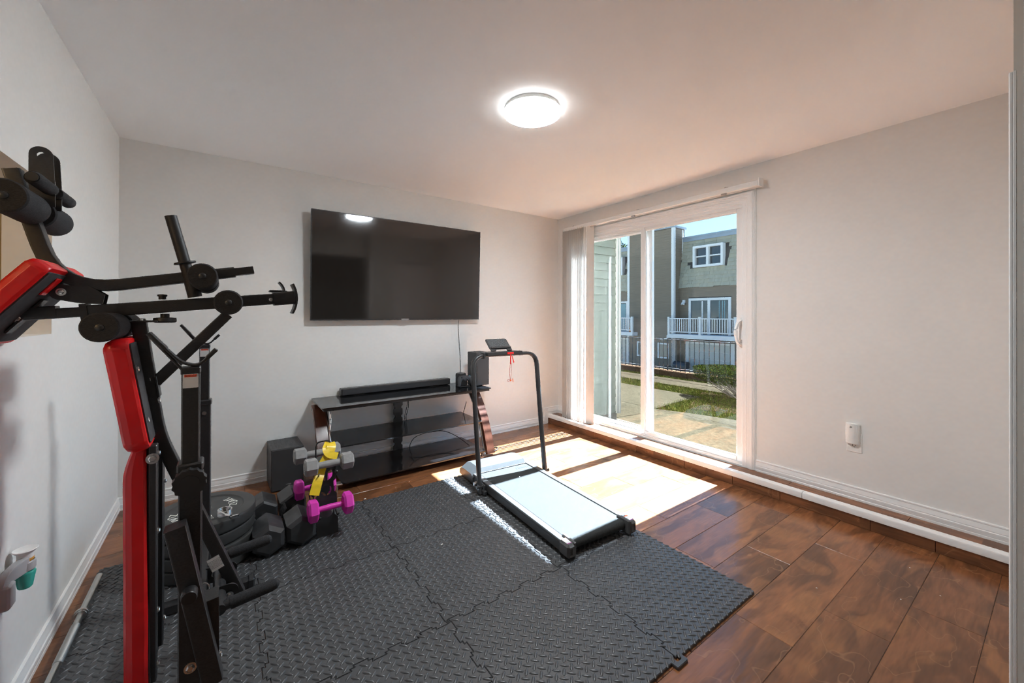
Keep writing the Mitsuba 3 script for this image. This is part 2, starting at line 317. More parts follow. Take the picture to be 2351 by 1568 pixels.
# the patio is cast in slabs with open joints; the lawn wedge cuts in from the right
wedge = Polygon([(2.40, .31), (3.42, .50), (4.24, .55), (4.24, -6), (3.3, -6), (2.95, -1.6), (2.81, -.8), (2.58, -.09)])
pat = Polygon([(.16, -6), (4.24, -6), (4.24, 5), (.16, 5)]).difference(wedge)
pj = [sbox(-1, -9, 2.40, .20).buffer(-.006), sbox(-1, .20, 2.40, 9).buffer(-.006), sbox(2.40, -9, 9, 9).buffer(-.006)]
pt = add('patio', None, None, shared=mikit.ply(cat([slab(list(g.exterior.coords), 0, .0, .06) for q in pj[:1] for g in getattr(pat.intersection(q), 'geoms', [pat.intersection(q)])]), 'concrete', False), kind='structure', label='concrete patio outside the glass door')
for q in pj[1:]:
    for g in getattr(pat.intersection(q), 'geoms', [pat.intersection(q)]): add('slab', slab(list(g.exterior.coords), 0, .0, .06), 'concrete', pt, smooth=False)
pa = add('path', None, None, shared=mikit.ply(slab([(5.12, -6), (6.2, -6), (6.2, 1.2), (5.12, 1.2)], 0, .0, .05), 'path_concrete', False), kind='structure', label='concrete footpath beyond the strip of lawn')
for a, b in ((1.21, 2.7), (2.71, 4.2), (4.21, 5.7), (5.71, 9)): add('slab', slab([(5.12, a), (6.2, a), (6.2, b), (5.12, b)], 0, .0, .05), 'path_concrete', pa, smooth=False)
add('bed_soil', slab([(3.0, .1), (3.9, .5), (4.9, .9), (5.05, .2), (5.0, -2), (3.6, -2), (3.3, -.5)], 0, -.012, .03), 'mulch', kind='stuff', smooth=False, label='brown mulch under the clipped bush')
# grass blades
for i, c in enumerate([(.046, .056, .008), (.078, .070, .012), (.092, .068, .020), (.028, .040, .006)]): matte(f'grass_{i}', c, True)
def blades(poly, n, seed, top=-.03):
    r = np.random.default_rng(seed); x0, y0, x1, y1 = poly.bounds; P = []
    while len(P) < n:
        q = r.uniform((x0, y0), (x1, y1), (n, 2)); 
        import shapely
        P += list(q[shapely.contains_xy(poly, q[:, 0], q[:, 1])])
    P = np.array(P[:n]); h = r.uniform(.03, .075, n); a = r.uniform(0, 6.28, n); w = r.uniform(.003, .006, n); l = r.normal(0, .025, (n, 2))
    b = np.stack([P[:, 0], P[:, 1], gz(P[:, 0]) + top], 1); s = np.stack([np.cos(a) * w, np.sin(a) * w, 0 * a], 1)
    t = b + np.stack([l[:, 0], l[:, 1], h], 1)
    V = np.stack([b - s, b + s, t], 1).reshape(-1, 3); return trimesh.Trimesh(V, np.arange(3 * n).reshape(-1, 3), process=False)
gkey = thing('grass', 'short green and straw coloured grass of the lawn strips outside the glass door', 'grass', kind='stuff')
strips = [(wedge.intersection(sbox(2, -2.5, 4.3, .6)).buffer(.03), 15000, 1), (sbox(4.22, -2.0, 5.14, 5.2), 20000, 2), (sbox(6.18, .5, 6.75, 7), 9000, 3), (Polygon([(4.2, -2.5), (5.1, -2.5), (5.1, 0), (4.2, .3)]), 7000, 4)]
for i, (pg, n, sd) in enumerate(strips):
    for k in range(4): scene[f'{gkey}__{1 + i * 4 + k:03d}'] = mikit.ply(blades(pg, n // 4, sd * 10 + k), f'grass_{k}', False)
# edging wall and iron fence
def c_edge(p, n, uv): return mix((.042, .023, .013), (.08, .046, .026), noise(p.x * 30, p.y * 30, p.z * 30))
matte('edge_brick', c_edge)
ew = add('trim_edging', box(6.62, 6.86, -3, 9, -3, gz(6.6) - .03), 'joint_dark', kind='structure', smooth=False, label='low brick edging along the drop to the lower yard')
for i, y in enumerate(np.arange(-1.0, 7.5, .41)): add('brick', box(6.60, 6.88, y, y + .40, gz(6.6) - .04, gz(6.6) + .14 + rng.uniform(-.006, .006), .012), 'edge_brick', ew, smooth=False)
def c_rust(p, n, uv): return mix((.012, .012, .013), (.16, .055, .025), smoothstep(.5, .75, fbm(p.x * 5, p.y * 5, p.z * 9, 3)))
mat('rusty_iron', c_rust, .6)
fe = thing('iron_fence', 'rusty black iron bar fence standing on the brick edging', 'fence')
gt = gz(6.6) + .14
for z in (gt + .055, gt + .85): add('rail', box(6.725, 6.755, -1.5, 7.0, z - .010, z + .010), 'rusty_iron', fe, smooth=False)
for i, y in enumerate(np.arange(-1.4, 7.0, .131)):
    post = i % 14 == 5; w = .014 if post else .007
    add('fence_post' if post else 'bar', box(6.74 - w, 6.74 + w, y - w, y + w, gt - .02, gt + .88), 'rusty_iron', fe, smooth=False)
# bush with open branching stems and a clipped flat crown
def c_bark(p, n, uv): return mix((.10, .075, .055), (.26, .21, .16), fbm(p.x * 25, p.y * 25, p.z * 6, 3))
matte('bark', c_bark)
matte('leaf_green', (.020, .027, .004), True); matte('leaf_light', (.05, .055, .008), True); matte('leaf_dark', (.009, .014, .003), True); matte('leaf_red', (.11, .015, .005), True)
bu = thing('clipped_bush', 'flat clipped green bush on bare branching stems in the mulch bed', 'bush')
bx, by, bz = 4.75, -.02, gz(4.75) - .02
r = np.random.default_rng(21)
crown = lambda q: ((q[:, 0] - bx) / .62) ** 2 + ((q[:, 1] - by) / .98) ** 2 < 1
for i in range(16):
    a = r.uniform(0, 6.28); rad = r.uniform(.25, .85); e = np.array([bx + .5 * rad * math.cos(a), by + .9 * rad * math.sin(a), bz + .33 + r.uniform(-.05, .06)]); s = np.array([bx + .05 * math.cos(a), by + .07 * math.sin(a), bz - .02]); mid = (s * .55 + e * .45) + np.array([0, 0, -.02])
    for e2 in (e, e + np.array([r.normal(0, .12), r.normal(0, .15), .06])): add('stem', sweep(rnd([s, mid, e2], .2, 5), circ(.018, 7), scales=np.linspace(1, .35, 8)), 'bark', bu)
pts = r.uniform((bx - .65, by - 1.0, 0), (bx + .65, by + 1.0, 1), (60000, 3)); pts = pts[crown(pts)]
rr_ = np.sqrt(((pts[:, 0] - bx) / .62) ** 2 + ((pts[:, 1] - by) / .98) ** 2); top = bz + .60 - .05 * rr_ ** 3 + .025 * meshkit.noise(pts * 9, 4); bot = bz + .22 + .16 * rr_ ** 2 + .10 * meshkit.noise(pts * 7, 3) * (1 - rr_)
tt = np.where(r.random(len(pts)) < .6, 1 - .15 * r.random(len(pts)) ** 1.5, r.random(len(pts))); pts[:, 2] = bot + (top - bot) * tt
def leafcloud(P, seed, s=.020):
    r = np.random.default_rng(seed); n = len(P); d = r.normal(0, 1, (n, 3)); d[:, 2] += .5; d /= np.linalg.norm(d, axis=1)[:, None]; q = np.cross(d, r.normal(0, 1, (n, 3))); q /= np.linalg.norm(q, axis=1)[:, None]
    L = s * r.uniform(.7, 1.4, (n, 1)); V = np.stack([P, P + d * L * .5 + q * L * .28, P + d * L, P + d * L * .5 - q * L * .28], 1).reshape(-1, 3); k = np.arange(n)[:, None] * 4
    return trimesh.Trimesh(V, np.vstack([k + [0, 1, 2], k + [0, 2, 3]]), process=False)
sel = r.random(len(pts))
for m_, lo, hi, nm in (('leaf_green', 0, .5, 'leaves'), ('leaf_light', .5, .72, 'leaves'), ('leaf_dark', .72, .985, 'leaves'), ('leaf_red', .985, 1, 'red_leaves')):
    add(nm, leafcloud(pts[(sel >= lo) & (sel < hi)], int(lo * 100)), m_, bu, smooth=False, kind='stuff')
# neighbour wing: a jog of the same house, clapboard siding with a white corner board
def c_sage(p, n, uv): return mix((.10, .10, .072), (.112, .112, .08), fbm(p.x * 3, p.y * 30, p.z * 30, 3))
mat('sage_siding', c_sage, .6); mat('corner_white', (.24, .22, .18), .5)
def c_found(p, n, uv): return mix((.07, .06, .045), (.10, .085, .065), fbm(p.x * 12, p.y * 12, p.z * 12, 3))
mat('foundation', c_found, .9)
nw = add('wall_wing', box(.15, 1.20, .10, 3.2, -.32, 5.2), 'foundation', kind='structure', smooth=False, label='sage green clapboard wall of the projecting wing beside the glass door')
bd = prism([(0, 0), (.016, 0), (.004, .112), (0, .112)], 1.0, (0, 0, 0), (0, -1, 0), (0, 0, 1))
for i in range(48): 
    z = -.075 + i * .109; add('clapboard', put(prism([(0, 0), (.018, 0), (.005, .113), (0, .113)], -1.01), (.155, .10, z), (0, -1, 0), (0, 0, 1), (-1, 0, 0)), 'sage_siding', nw, smooth=False)
add('corner_board', cat(box(1.16, 1.235, .06, .10, -.09, 5.2, .004), box(1.20, 1.235, .06, .14, -.09, 5.2, .004), box(1.205, 1.24, .056, .075, -.09, 5.2, .003)), 'corner_white', nw)
# eave over the door side of the house: what shades the upper part of the wall
add('wall_upper', cat(box(0, .15, -6.5, .1, CH, 5.2), box(.15, .30, -6.5, .1, 4.9, 5.3)), 'sage_siding', kind='structure', smooth=False)

# townhouse across the lower yard
BX = 19.4
def c_bsid(p, n, uv): return mix((.13, .095, .063), (.17, .128, .085), fbm(p.x * 2, p.y * 2, p.z * 14, 3))
mat('brown_siding', c_bsid, .7); mat('brown_dark', (.05, .042, .035), .8)
def c_shing(p, n, uv): return mix((.24, .22, .16), (.35, .32, .24), fbm(p.x * 2, p.y * 9, p.z * 3, 3)) 
mat('grey_shingle', c_shing, .85)
def c_shing2(p, n, uv): return mix((.27, .24, .17), (.33, .30, .22), fbm(p.x * 2 + 7, p.y * 9 + 3, p.z * 3, 3))
mat('tan_shingle', c_shing2, .85)
mat('trim_blue_white', (.55, .53, .50), .5); mat('win_dark', (.025, .028, .03), .08, spec=.6); mat('garage_cream', (.40, .385, .34), .6); mat('roof_lead', (.20, .23, .26), .5); mat('curtain_teal', (.14, .24, .25), .6)
th = thing('townhouse', 'brown sided townhouse with a grey shingled mansard across the lower yard', 'building')
add('wall', cat(box(BX, BX + 6, 4, 10.42, -3.2, 2.95), box(BX + .55, BX + 6, 4, 17.5, 2.9, 5.8), box(BX, BX + 6, 12.1, 17.5, -3.2, 2.95)), 'brown_dark', th, smooth=False)
LAP = [(0, 0), (.03, 0), (.006, .20), (0, .20)]
def lapboards(x, y0, y1, z0, z1, step, holes=()):
    out = []
    z = z0
    while z < z1:
        segs = [(y0, y1)]
        for (a, b, c, d) in holes:
            if z + step * .5 > c and z + step * .5 < d: segs = [t for s in segs for t in ((s[0], min(s[1], a)), (max(s[0], b), s[1])) if t[1] - t[0] > .02]
        for a, b in segs: out.append(put(prism([(0, 0), (.022, 0), (.004, step), (0, step)], b - a), (x, a, z), (-1, 0, 0), (0, 0, 1), (0, 1, 0)))
        z += step
    return cat(out)
add('siding', lapboards(BX, 4, 10.42, -3.2, 2.92, .15, [(7.28, 9.75, -.2, 2.3), (7.1, 10.02, -3.2, -.28)]), 'brown_siding', th, smooth=False, kind='stuff')
add('siding', lapboards(BX, 12.1, 17, -3.2, 2.92, .15, [(14.22, 16.5, -.2, 2.25), (13.98, 16.6, -3.2, -.28)]), 'brown_siding', th, smooth=False, kind='stuff')
# chimney chase with its own lap siding, window pair at the foot
add('chimney', box(BX - .55, BX + .6, 10.42, 12.1, -3.2, 6.62), 'brown_dark', th, smooth=False)
add('chimney_siding', lapboards(BX - .55, 10.50, 12.05, -3.2, 6.55, .15, [(10.72, 11.50, -1.40, -.44)]), 'brown_siding', th, smooth=False, kind='stuff')
add('chimney_siding', put(lapboards(0, 0, 1.0, -3.2, 6.55, .15), (BX - .5, 10.42, 0), (0, 1, 0), (1, 0, 0), (0, 0, 1)), 'brown_siding', th, smooth=False, kind='stuff')
add('corner_trim', cat(box(BX - .60, BX - .54, 10.40, 10.56, -3.2, 6.62), box(BX - .56, BX - .42, 10.385, 10.43, -3.2, 6.62), box(BX + .30, BX + .42, 10.385, 10.43, 2.95, 6.55)), 'trim_blue_white', th, smooth=False)
add('corner_trim', box(BX - .60, BX - .54, 12.0, 12.12, -3.2, 6.62), 'trim_blue_white', th, smooth=False)
add('chimney_cap', cat(box(BX - .65, BX + .7, 10.34, 12.2, 6.60, 6.72), box(BX - .1, BX + .1, 10.75, 10.95, 6.7, 6.88), box(BX - .1, BX + .15, 11.35, 11.75, 6.7, 6.86)), 'roof_lead', th, smooth=False)
# second chase further along
add('chimney', box(BX - .55, BX + .6, 12.14, 13.83, -3.2, 6.66), 'brown_dark', th, smooth=False)
add('chimney_siding', lapboards(BX - .55, 12.2, 13.72, -3.2, 6.6, .15, [(12.3, 13.05, -1.40, -.44)]), 'brown_siding', th, smooth=False, kind='stuff')
add('corner_trim', box(BX - .60, BX - .54, 13.66, 13.83, -3.2, 6.66), 'trim_blue_white', th, smooth=False)
# mansard: courses of single shingles on a sloping face
def mansard(y0, y1, holes):
    z0, z1, lean = 2.93, 5.82, .50; n = 13; h = (z1 - z0) / n; mods = {0: [], 1: []}
    L = math.hypot(h, lean / n); up = np.array([lean / n, 0, h]) / L; outw = np.cross([0, 1, 0], up); outw = outw if outw[0] < 0 else -outw
    for i in range(n):
        b = np.array([BX - .04 + lean * i / n, 0, z0 + h * i]); y = y0 - rng.uniform(0, .3)
        while y < y1:
            w = rng.uniform(.24, .50); a, c = max(y, y0), min(y + w, y1); y += w
            if c - a < .05: continue
            if any(a < hy1 and c > hy0 and b[2] + h * .6 > hz0 and b[2] + h * .4 < hz1 for hy0, hy1, hz0, hz1 in holes): continue
            t0 = .035 + rng.uniform(0, .015); d = rng.uniform(-.025, .025)
            q = np.array([[0, 0], [0, 1]])
            P = [];
            for yy in (a + .004, c - .004):
                base = np.array([b[0], yy, b[2]]) + up * d
                P += [base, base + outw * t0, base + up * (L + .04) + outw * .01, base + up * (L + .04)]
            mods[int(rng.random() < .35)].append(hull(P))
    return mods
for y0, y1, hl in ((4.0, 10.42, [(7.74, 9.55, 4.09, 5.36)]), (13.83, 17.2, [(14.68, 16.2, 4.08, 5.33)])):
    md = mansard(y0, y1, hl); ms = th
    rf = add('mansard_roof', put(box(0, 1, y0, y1, 0, .04), (BX + .02, 0, 2.93), np.array([.50, 0, 2.89]), (0, 1, 0), (0, 0, 0.0001) if False else (-1, 0, .17)), 'brown_dark', th, smooth=False)
    for k in (0, 1):
        for q in md[k][:150]: add('shingle', q, ('grey_shingle', 'tan_shingle')[k], rf, smooth=False)
        if md[k][150:]: add('shingles', cat(md[k][150:]), ('grey_shingle', 'tan_shingle')[k], rf, smooth=False, kind='stuff')
    add('fascia', cat(box(BX + .36, BX + .6, y0, y1, 5.78, 6.06), box(BX + .32, BX + .4, y0, y1, 5.98, 6.08)), 'roof_lead', th, smooth=False)
def window(x, y0, y1, z0, z1, cols, rows, fr, depth=.10, glass='win_dark', par=th, name='window'):
    ms = [box(x - depth, x, y0, y0 + fr, z0, z1), box(x - depth, x, y1 - fr, y1, z0, z1), box(x - depth, x, y0, y1, z0, z0 + fr), box(x - depth, x, y0, y1, z1 - fr, z1)]
    for i in range(1, cols): yc = y0 + (y1 - y0) * i / cols; ms.append(box(x - depth, x, yc - fr * .55, yc + fr * .55, z0, z1))
    w = add(name, cat(ms), 'trim_blue_white', par, smooth=False)
    for i in range(cols):
        for j in range(rows):
            a, b = y0 + (y1 - y0) * i / cols, y0 + (y1 - y0) * (i + 1) / cols; c, d = z0 + (z1 - z0) * j / rows, z0 + (z1 - z0) * (j + 1) / rows
            add('pane', box(x - depth * .35 - .02 * j, x - .01, a + fr * .5, b - fr * .5, c + .01, d - .01), glass, w, smooth=False)
            if rows > 1 and j: add('meeting_rail', box(x - depth * .75, x - .02, a + .02, b - .02, c - .035, c + .035), 'trim_blue_white', w, smooth=False)
    return w
window(BX + .28, 7.74, 9.52, 4.10, 5.36, 2, 2, .13, .32)
window(BX + .28, 14.70, 16.2, 4.08, 5.33, 2, 2, .13, .32)
dw = window(BX, 7.28, 9.75, -.1, 2.28, 2, 1, .14, .08, name='patio_door')
for y in (7.6, 7.72, 7.9): add('curtain', box(BX - .045, BX - .04, y, y + .05, .05, 2.1), 'curtain_teal', dw, smooth=False)
add('curtain', box(BX - .045, BX - .04, 8.88, 8.96, .05, 2.1), 'trim_blue_white', dw, smooth=False)
dw2 = window(BX, 14.22, 16.4, -.1, 2.23, 2, 1, .12, .08, name='patio_door')
add('curtain', box(BX - .045, BX - .04, 14.4, 15.2, .05, 2.05), 'curtain_teal', dw2, smooth=False)
window(BX - .55, 10.72, 11.50, -1.40, -.44, 1, 1, .09, .06)
window(BX - .55, 12.3, 13.05, -1.40, -.44, 1, 1, .09, .06)
wl = add('wall_lamp', cat(box(BX - .10, BX, 9.98, 10.15, 2.02, 2.20, .02), cyl((BX - .12, 10.1, 2.05), (BX - .22, 10.12, 1.92), .05, 12), cyl((BX - .12, 10.02, 2.05), (BX - .22, 9.98, 1.92), .05, 12)), 'trim_blue_white', th)
# garage doors in panels
def garage(y0, y1):
    g = add('garage_door', box(BX - .03, BX + .05, y0, y1, -2.6, -.30), 'trim_blue_white', th, smooth=False)
    n = 4; rows = 5
    for i in range(n):
        for j in range(rows):
            a, b = y0 + .2 + (y1 - y0 - .4) * i / n, y0 + .2 + (y1 - y0 - .4) * (i + 1) / n; c = -2.6 + j * .44
            add('door_panel', box(BX - .055, BX - .02, a + .02, b - .02, c + .012, c + .428, .012), 'garage_cream', g, smooth=False)
garage(7.1, 10.0); garage(13.98, 16.6)
def balcony(y0, y1, nposts, lab=None):
    bx0 = BX - 1.05
    b = thing('balcony_railing', lab, 'balcony')
    add('deck', box(bx0 - .06, BX, y0, y1, -.07, .16), 'trim_blue_white', b, smooth=False)
    for z in (.30, 1.08): add('rail', cat(box(bx0 - .03, bx0 + .03, y0, y1, z - .03, z + .03), box(bx0, BX, y1 - .06, y1, z - .03, z + .03)), 'trim_blue_white', b, smooth=False)
    ps = np.linspace(y1 - .06, y1 - .06 - 1.93 * (nposts - 1), nposts)
    for y in ps: add('post', cat(box(bx0 - .06, bx0 + .06, y - .06, y + .06, .05, 1.14), box(bx0 - .075, bx0 + .075, y - .075, y + .075, 1.14, 1.18)), 'trim_blue_white', b, smooth=False)
    for a, c in zip(ps[:-1], ps[1:]):
        for y in np.linspace(a, c, 15)[1:-1]: add('baluster', box(bx0 - .018, bx0 + .018, y - .018, y + .018, .30, 1.08), 'trim_blue_white', b, smooth=False)
    return b
balcony(4.2, 10.48, 4, 'white railed balcony in front of the townhouse patio door above the cream garage')
b2 = balcony(13.02, 17.0, 3, 'white railed balcony further left, partly hidden by the siding corner')
solo('flower_pot', 'small orange flower pot on the far left balcony deck', 'pot', cat(lathe([(0, 0), (.07, 0), (.10, .16), (0, .16)], (BX - .85, 13.4, .16), (0, 0, 1), 16), wob(trimesh.creation.icosphere(2, .1), .03, 20).apply_translation((BX - .85, 13.4, .36))), mat('terracotta', (.45, .17, .06), .7))
solo('downpipe', 'pale drain pipe elbow leaving the chimney wall below the balcony corner', 'pipe', cat(tube([(BX - 1.0, 10.55, .08), (BX - 1.0, 10.55, -.15), (BX - .8, 11.0, -.22), (BX - .6, 11.4, -.22)], .05, 10, .1), tube([(BX - .66, 10.46, -.1), (BX - .66, 10.46, -3.0)], .05, 10)), 'trim_blue_white')
# barbecue and parked car in the lower yard
mat('grill_black', (.02, .02, .022), .4); mat('steel_grey', (.35, .36, .38), .3, metallic=.8)
gq = thing('barbecue_grill', 'black barbecue grill standing beside the cream garage door', 'grill')
gx, gy, g0 = BX - .9, 10.1, -2.75
add('hood', put(prism(unary_union([Point(0, 0).buffer(.28).intersection(sbox(-1, 0, 1, 1)), sbox(-.28, -.12, .28, .02)]), .8, (0, -.4, 0), (1, 0, 0), (0, 0, 1)), (gx, gy + .8 - .4, g0 + 1.05), (1, 0, 0), (0, 1, 0), (0, 0, 1)), 'grill_black', gq)
add('cabinet', box(gx - .25, gx + .25, gy - .35, gy + .35, g0 + .1, g0 + .9, .01), 'grill_black', gq)
for s in (-1, 1): add('side_shelf', box(gx - .22, gx + .22, gy + s * .4, gy + s * .72, g0 + .92, g0 + .96, .008), 'grill_black', gq)
for a in (-.22, .22):
    for c in (-.3, .3): add('leg', box(gx + a - .02, gx + a + .02, gy + c - .02, gy + c + .02, g0, g0 + .15), 'grill_black', gq, smooth=False)
add('gas_bottle', lathe([(0, 0), (.15, .01), (.16, .1), (.16, .25), (.1, .32), (.0, .33)], (gx - .42, gy - .1, g0), (0, 0, 1), 20), 'steel_grey', gq, label='grey gas bottle')
mat('car_paint', (.03, .035, .05), .25, clearcoat=1.0); mat('car_glass', (.03, .05, .055), .05)
ca = thing('car', 'dark car roof and side window parked by the garage behind the bush', 'car')
cx0, cy0, cz0 = BX - 3.2, 4.6, -2.75
prof = [(-2.1, .35), (-2.1, .75), (-1.9, .85), (-1.1, .93), (-.5, 1.36), (.1, 1.45), (.9, 1.40), (1.7, 1.0), (2.1, .92), (2.15, .4), (1.7, .22), (-1.8, .22)]
add('body', mv(prism(Polygon(prof).buffer(.05).buffer(-.02), 1.7, (0, 0, 0), (0, -1, 0), (0, 0, 1)), (cx0 + .85, cy0, cz0)), 'car_paint', ca)
add('side_window', mv(prism(Polygon([(-.95, .98), (-.45, 1.30), (.1, 1.37), (.85, 1.33), (1.45, 1.02)]), 1.74, (.02, 0, 0), (0, -1, 0), (0, 0, 1)), (cx0 + .85, cy0, cz0)), 'car_glass', ca)
for a in (-1.35, 1.3):
    for s in (0, 1.55): add('wheel', lathe([(0, 0), (.2, .0), (.32, .02), (.34, .1), (.32, .18), (0, .18)], (cx0 + .85 - s - .02, cy0 - a, cz0 + .34), (-1, 0, 0), 24), 'grill_black', ca)
def c_asph(p, n, uv): return mix((.06, .058, .055), (.10, .098, .092), noise(p.x * 20, p.y * 20))
matte('asphalt', c_asph)
add('ground_yard', box(6.9, 60, -40, 60, -2.85, -2.75), 'asphalt', kind='structure', smooth=False)
# tree tops behind the far roof
tr = thing('tree', 'leafy tree top showing above the far left roof edge', 'tree')
tx, ty = 33.0, 27.0
add('trunk', sweep([(tx, ty, -2.75), (tx, ty, 2), (tx + .1, ty, 6.5)], circ(.22, 10), scales=[1, .8, .5]), 'bark', tr)
rr2 = np.random.default_rng(5); q = rr2.normal(0, 1, (9000, 3)); q /= np.linalg.norm(q, axis=1)[:, None]; q = q * (.6 + .4 * rr2.random((9000, 1))) * np.array([2.4, 2.4, 2.2]) + np.array([tx, ty, 7.4]); q += (meshkit.noise(q * 1.2, 1)[:, None] - .5) * 1.2
for k, m_ in enumerate(('leaf_light', 'leaf_green')): add('foliage', leafcloud(q[k::2], 90 + k, .22), m_, tr, smooth=False, kind='stuff')

# ---------------------------------------------------------------- ceiling lamp
LAMP = 138.0
mat('lamp_pan', (.85, .84, .82), .4)
cl = thing('ceiling_lamp', 'round white flush ceiling lamp, lit, in the middle of the ceiling', 'lamp')
add('base_pan', lathe([(0, 0), (.148, 0), (.150, .004), (.150, .016), (.156, .018), (.156, .022), (0, .022)], (-1.90, -1.88, CH), (0, 0, -1), 64), 'lamp_pan', cl)
k = add('shade', lathe([(.150, .044), (.105, .054), (.06, .060), (0, .062)], (-1.90, -1.88, CH), (0, 0, -1), 64), 'lamp_pan', cl)
scene[k]['emitter'] = {'type': 'area', 'radiance': rgb(LAMP * .89, LAMP * .98, LAMP * 1.04)}
k = add('shade_rim', lathe([(.150, .022), (.160, .026), (.1615, .032), (.158, .040), (.150, .044)], (-1.90, -1.88, CH), (0, 0, -1), 64), 'lamp_pan', cl)
scene[k]['emitter'] = {'type': 'area', 'radiance': rgb(LAMP * .045, LAMP * .048, LAMP * .049)}

# ---------------------------------------------------------------- foam mats
def c_foam(p, n, uv): return mix((.040, .041, .043), (.062, .063, .065), fbm(p.x * 18, p.y * 18, p.z * 18, 3))
mat('foam_black', c_foam, lambda p, n, uv: .34 + .10 * fbm(p.x * 9, p.y * 9, 0, 3), spec=.6, bump=lambda p, n, uv: fbm(p.x * 260, p.y * 260, p.z * 260, 2), bscale=.0002)
MX = [-3.793, -3.168, -2.533, -1.911, -1.297]; MY = [-2.778, -2.122, -1.467, -.806]; MT = .0115
def teeth(a, b, n, sgn):
    """points of a jigsaw edge from a to b (2-d), dovetail teeth pointing to sgn times the left of the edge"""
    a, b = np.array(a), np.array(b); d = (b - a) / n; nr = np.array([-d[1], d[0]]) / np.linalg.norm(d) * .011; out = [a]
    for i in range(n):
        o = a + d * i; s = 1 if i % 2 == 0 else -1
        out += [o + d * .14 + nr * 0, o + d * .08 + nr * s, o + d * .92 + nr * s, o + d * .86]
    return out + [b]
SE = {}
for i in range(4):
    for j in range(3):
        if i < 3: SE[('v', i, j)] = teeth((MX[i + 1], MY[j]), (MX[i + 1], MY[j + 1]), 10, 1)
        if j < 2: SE[('h', i, j)] = teeth((MX[i], MY[j + 1]), (MX[i + 1], MY[j + 1]), 10, 1)
def dome(c, ang, L=.0185, W=.0062, h=.0037):
    ca, sa = math.cos(ang), math.sin(ang); V = []; n = 10
    for s, z in ((1.0, -.0004), (.80, h * .55), (.45, h * .92)):
        for q in range(n): a = 2 * math.pi * q / n; u, v = L * s * math.cos(a), W * s * math.sin(a); V.append((c[0] + u * ca - v * sa, c[1] + u * sa + v * ca, z))
    V.append((c[0], c[1], h)); F = []
    for r in range(2):
        for q in range(n): t = (q + 1) % n; F += [[r * n + q, r * n + t, (r + 1) * n + t], [r * n + q, (r + 1) * n + t, (r + 1) * n + q]]
    F += [[2 * n + q, 2 * n + (q + 1) % n, 3 * n] for q in range(n)]
    return np.array(V), np.array(F)
cols = ['column along the left wall', 'second column from the left wall', 'third column from the left wall', 'column under the treadmill']
for i in range(4):
    for j in range(3):
        x0, x1, y0, y1 = MX[i], MX[i + 1], MY[j], MY[j + 1]
        bottom = SE[('h', i, j - 1)] if j > 0 else [(x0, y0), (x1, y0)]
        right = SE[('v', i, j)] if i < 3 else [(x1, y0), (x1, y1)]
        top = SE[('h', i, j)] if j < 2 else [(x0, y1), (x1, y1)]
        left = SE[('v', i - 1, j)] if i > 0 else [(x0, y0), (x0, y1)]
        P = Polygon([tuple(q) for q in list(bottom) + list(right)[1:] + list(top)[::-1][1:] + list(left)[::-1][1:-1]]).buffer(0).buffer(-.0011)
        if i == 2 and j == 0: P = unary_union([P, sbox(-1.952, -2.797, -1.897, -2.779).buffer(.006)]).difference(sbox(-1.930, -2.782, -1.912, -2.766).buffer(.004))
        if i == 1 and j == 2: P = unary_union([P, Polygon([(-2.60, -.81), (-2.535, -.81), (-2.54, -.79), (-2.595, -.79)]).buffer(.003)])
        if i == 3 and j == 0: P = P.difference(Polygon([(-1.297, -2.79), (-1.29, -2.79), (-1.29, -2.765), (-1.306, -2.779)]))
        if P.geom_type != 'Polygon': P = max(P.geoms, key=lambda g: g.area)
        body = trimesh.creation.extrude_polygon(P, MT - .002, engine='earcut'); inner = P.buffer(-.0014)
        lip = trimesh.creation.extrude_polygon(inner if inner.geom_type == 'Polygon' else max(inner.geoms, key=lambda g: g.area), .0022, engine='earcut'); lip.apply_translation((0, 0, MT - .0022))
        VV, FF, nv = [], [], 0; px_, py_ = (x1 - x0) / 17, (y1 - y0) / 17; safe = P.buffer(-.004)
        for a in range(18):
            for b in range(18):
                for o, an in ((0, math.pi / 4), (.5, -math.pi / 4)):
                    c = (x0 + (a + .25 + o) * px_ , y0 + (b + .25 + o) * py_)
                    if c[0] > x1 or c[1] > y1 or not safe.contains(Point(c)): continue
                    v, f = dome(c, an); VV.append(v + [0, 0, MT]); FF.append(f + nv); nv += len(v)
        m = cat(body, lip); bumps = trimesh.Trimesh(np.vstack(VV), np.vstack(FF), process=False)
        k = thing('foam_mat_tile', f'black foam tile, {["front", "middle", "back"][j]} row, {cols[i]}', 'mat', 'interlocking foam mat tiles on the floor')
        scene[k] = mikit.ply(cat(m, bumps), 'foam_black', 40)

# ---------------------------------------------------------------- blinds and outlet on the right wall
def c_vane(p, n, uv): return mix((.62, .59, .55), (.66, .63, .59), fbm(p.x * 40, p.y * 40, p.z * 1.5, 2))
mat('vane_vinyl', c_vane, .45, spec=.4)
vb = thing('vertical_blind', 'cream vertical blind drawn back to the corner side of the glass door', 'blind')
add('headrail', cat(box(-.098, -.036, -2.285, -.196, 2.252, 2.284, .004), box(-.102, -.096, -2.285, -.196, 2.244, 2.262, .002), box(-.040, -.034, -2.29, -.19, 2.244, 2.30, .002), box(-.1, -.03, -2.294, -2.284, 2.240, 2.302, .003)), 'trim_paint', vb)
for y in (-2.05, -1.22, -.35): add('bracket', box(-.098, .0, y - .012, y + .012, 2.284, 2.290, .002), 'steel_grey', vb)
for y in (-2.02, -1.15): add('carrier', box(-.075, -.06, y - .02, y + .02, 2.236, 2.254, .002), 'steel_grey', vb)
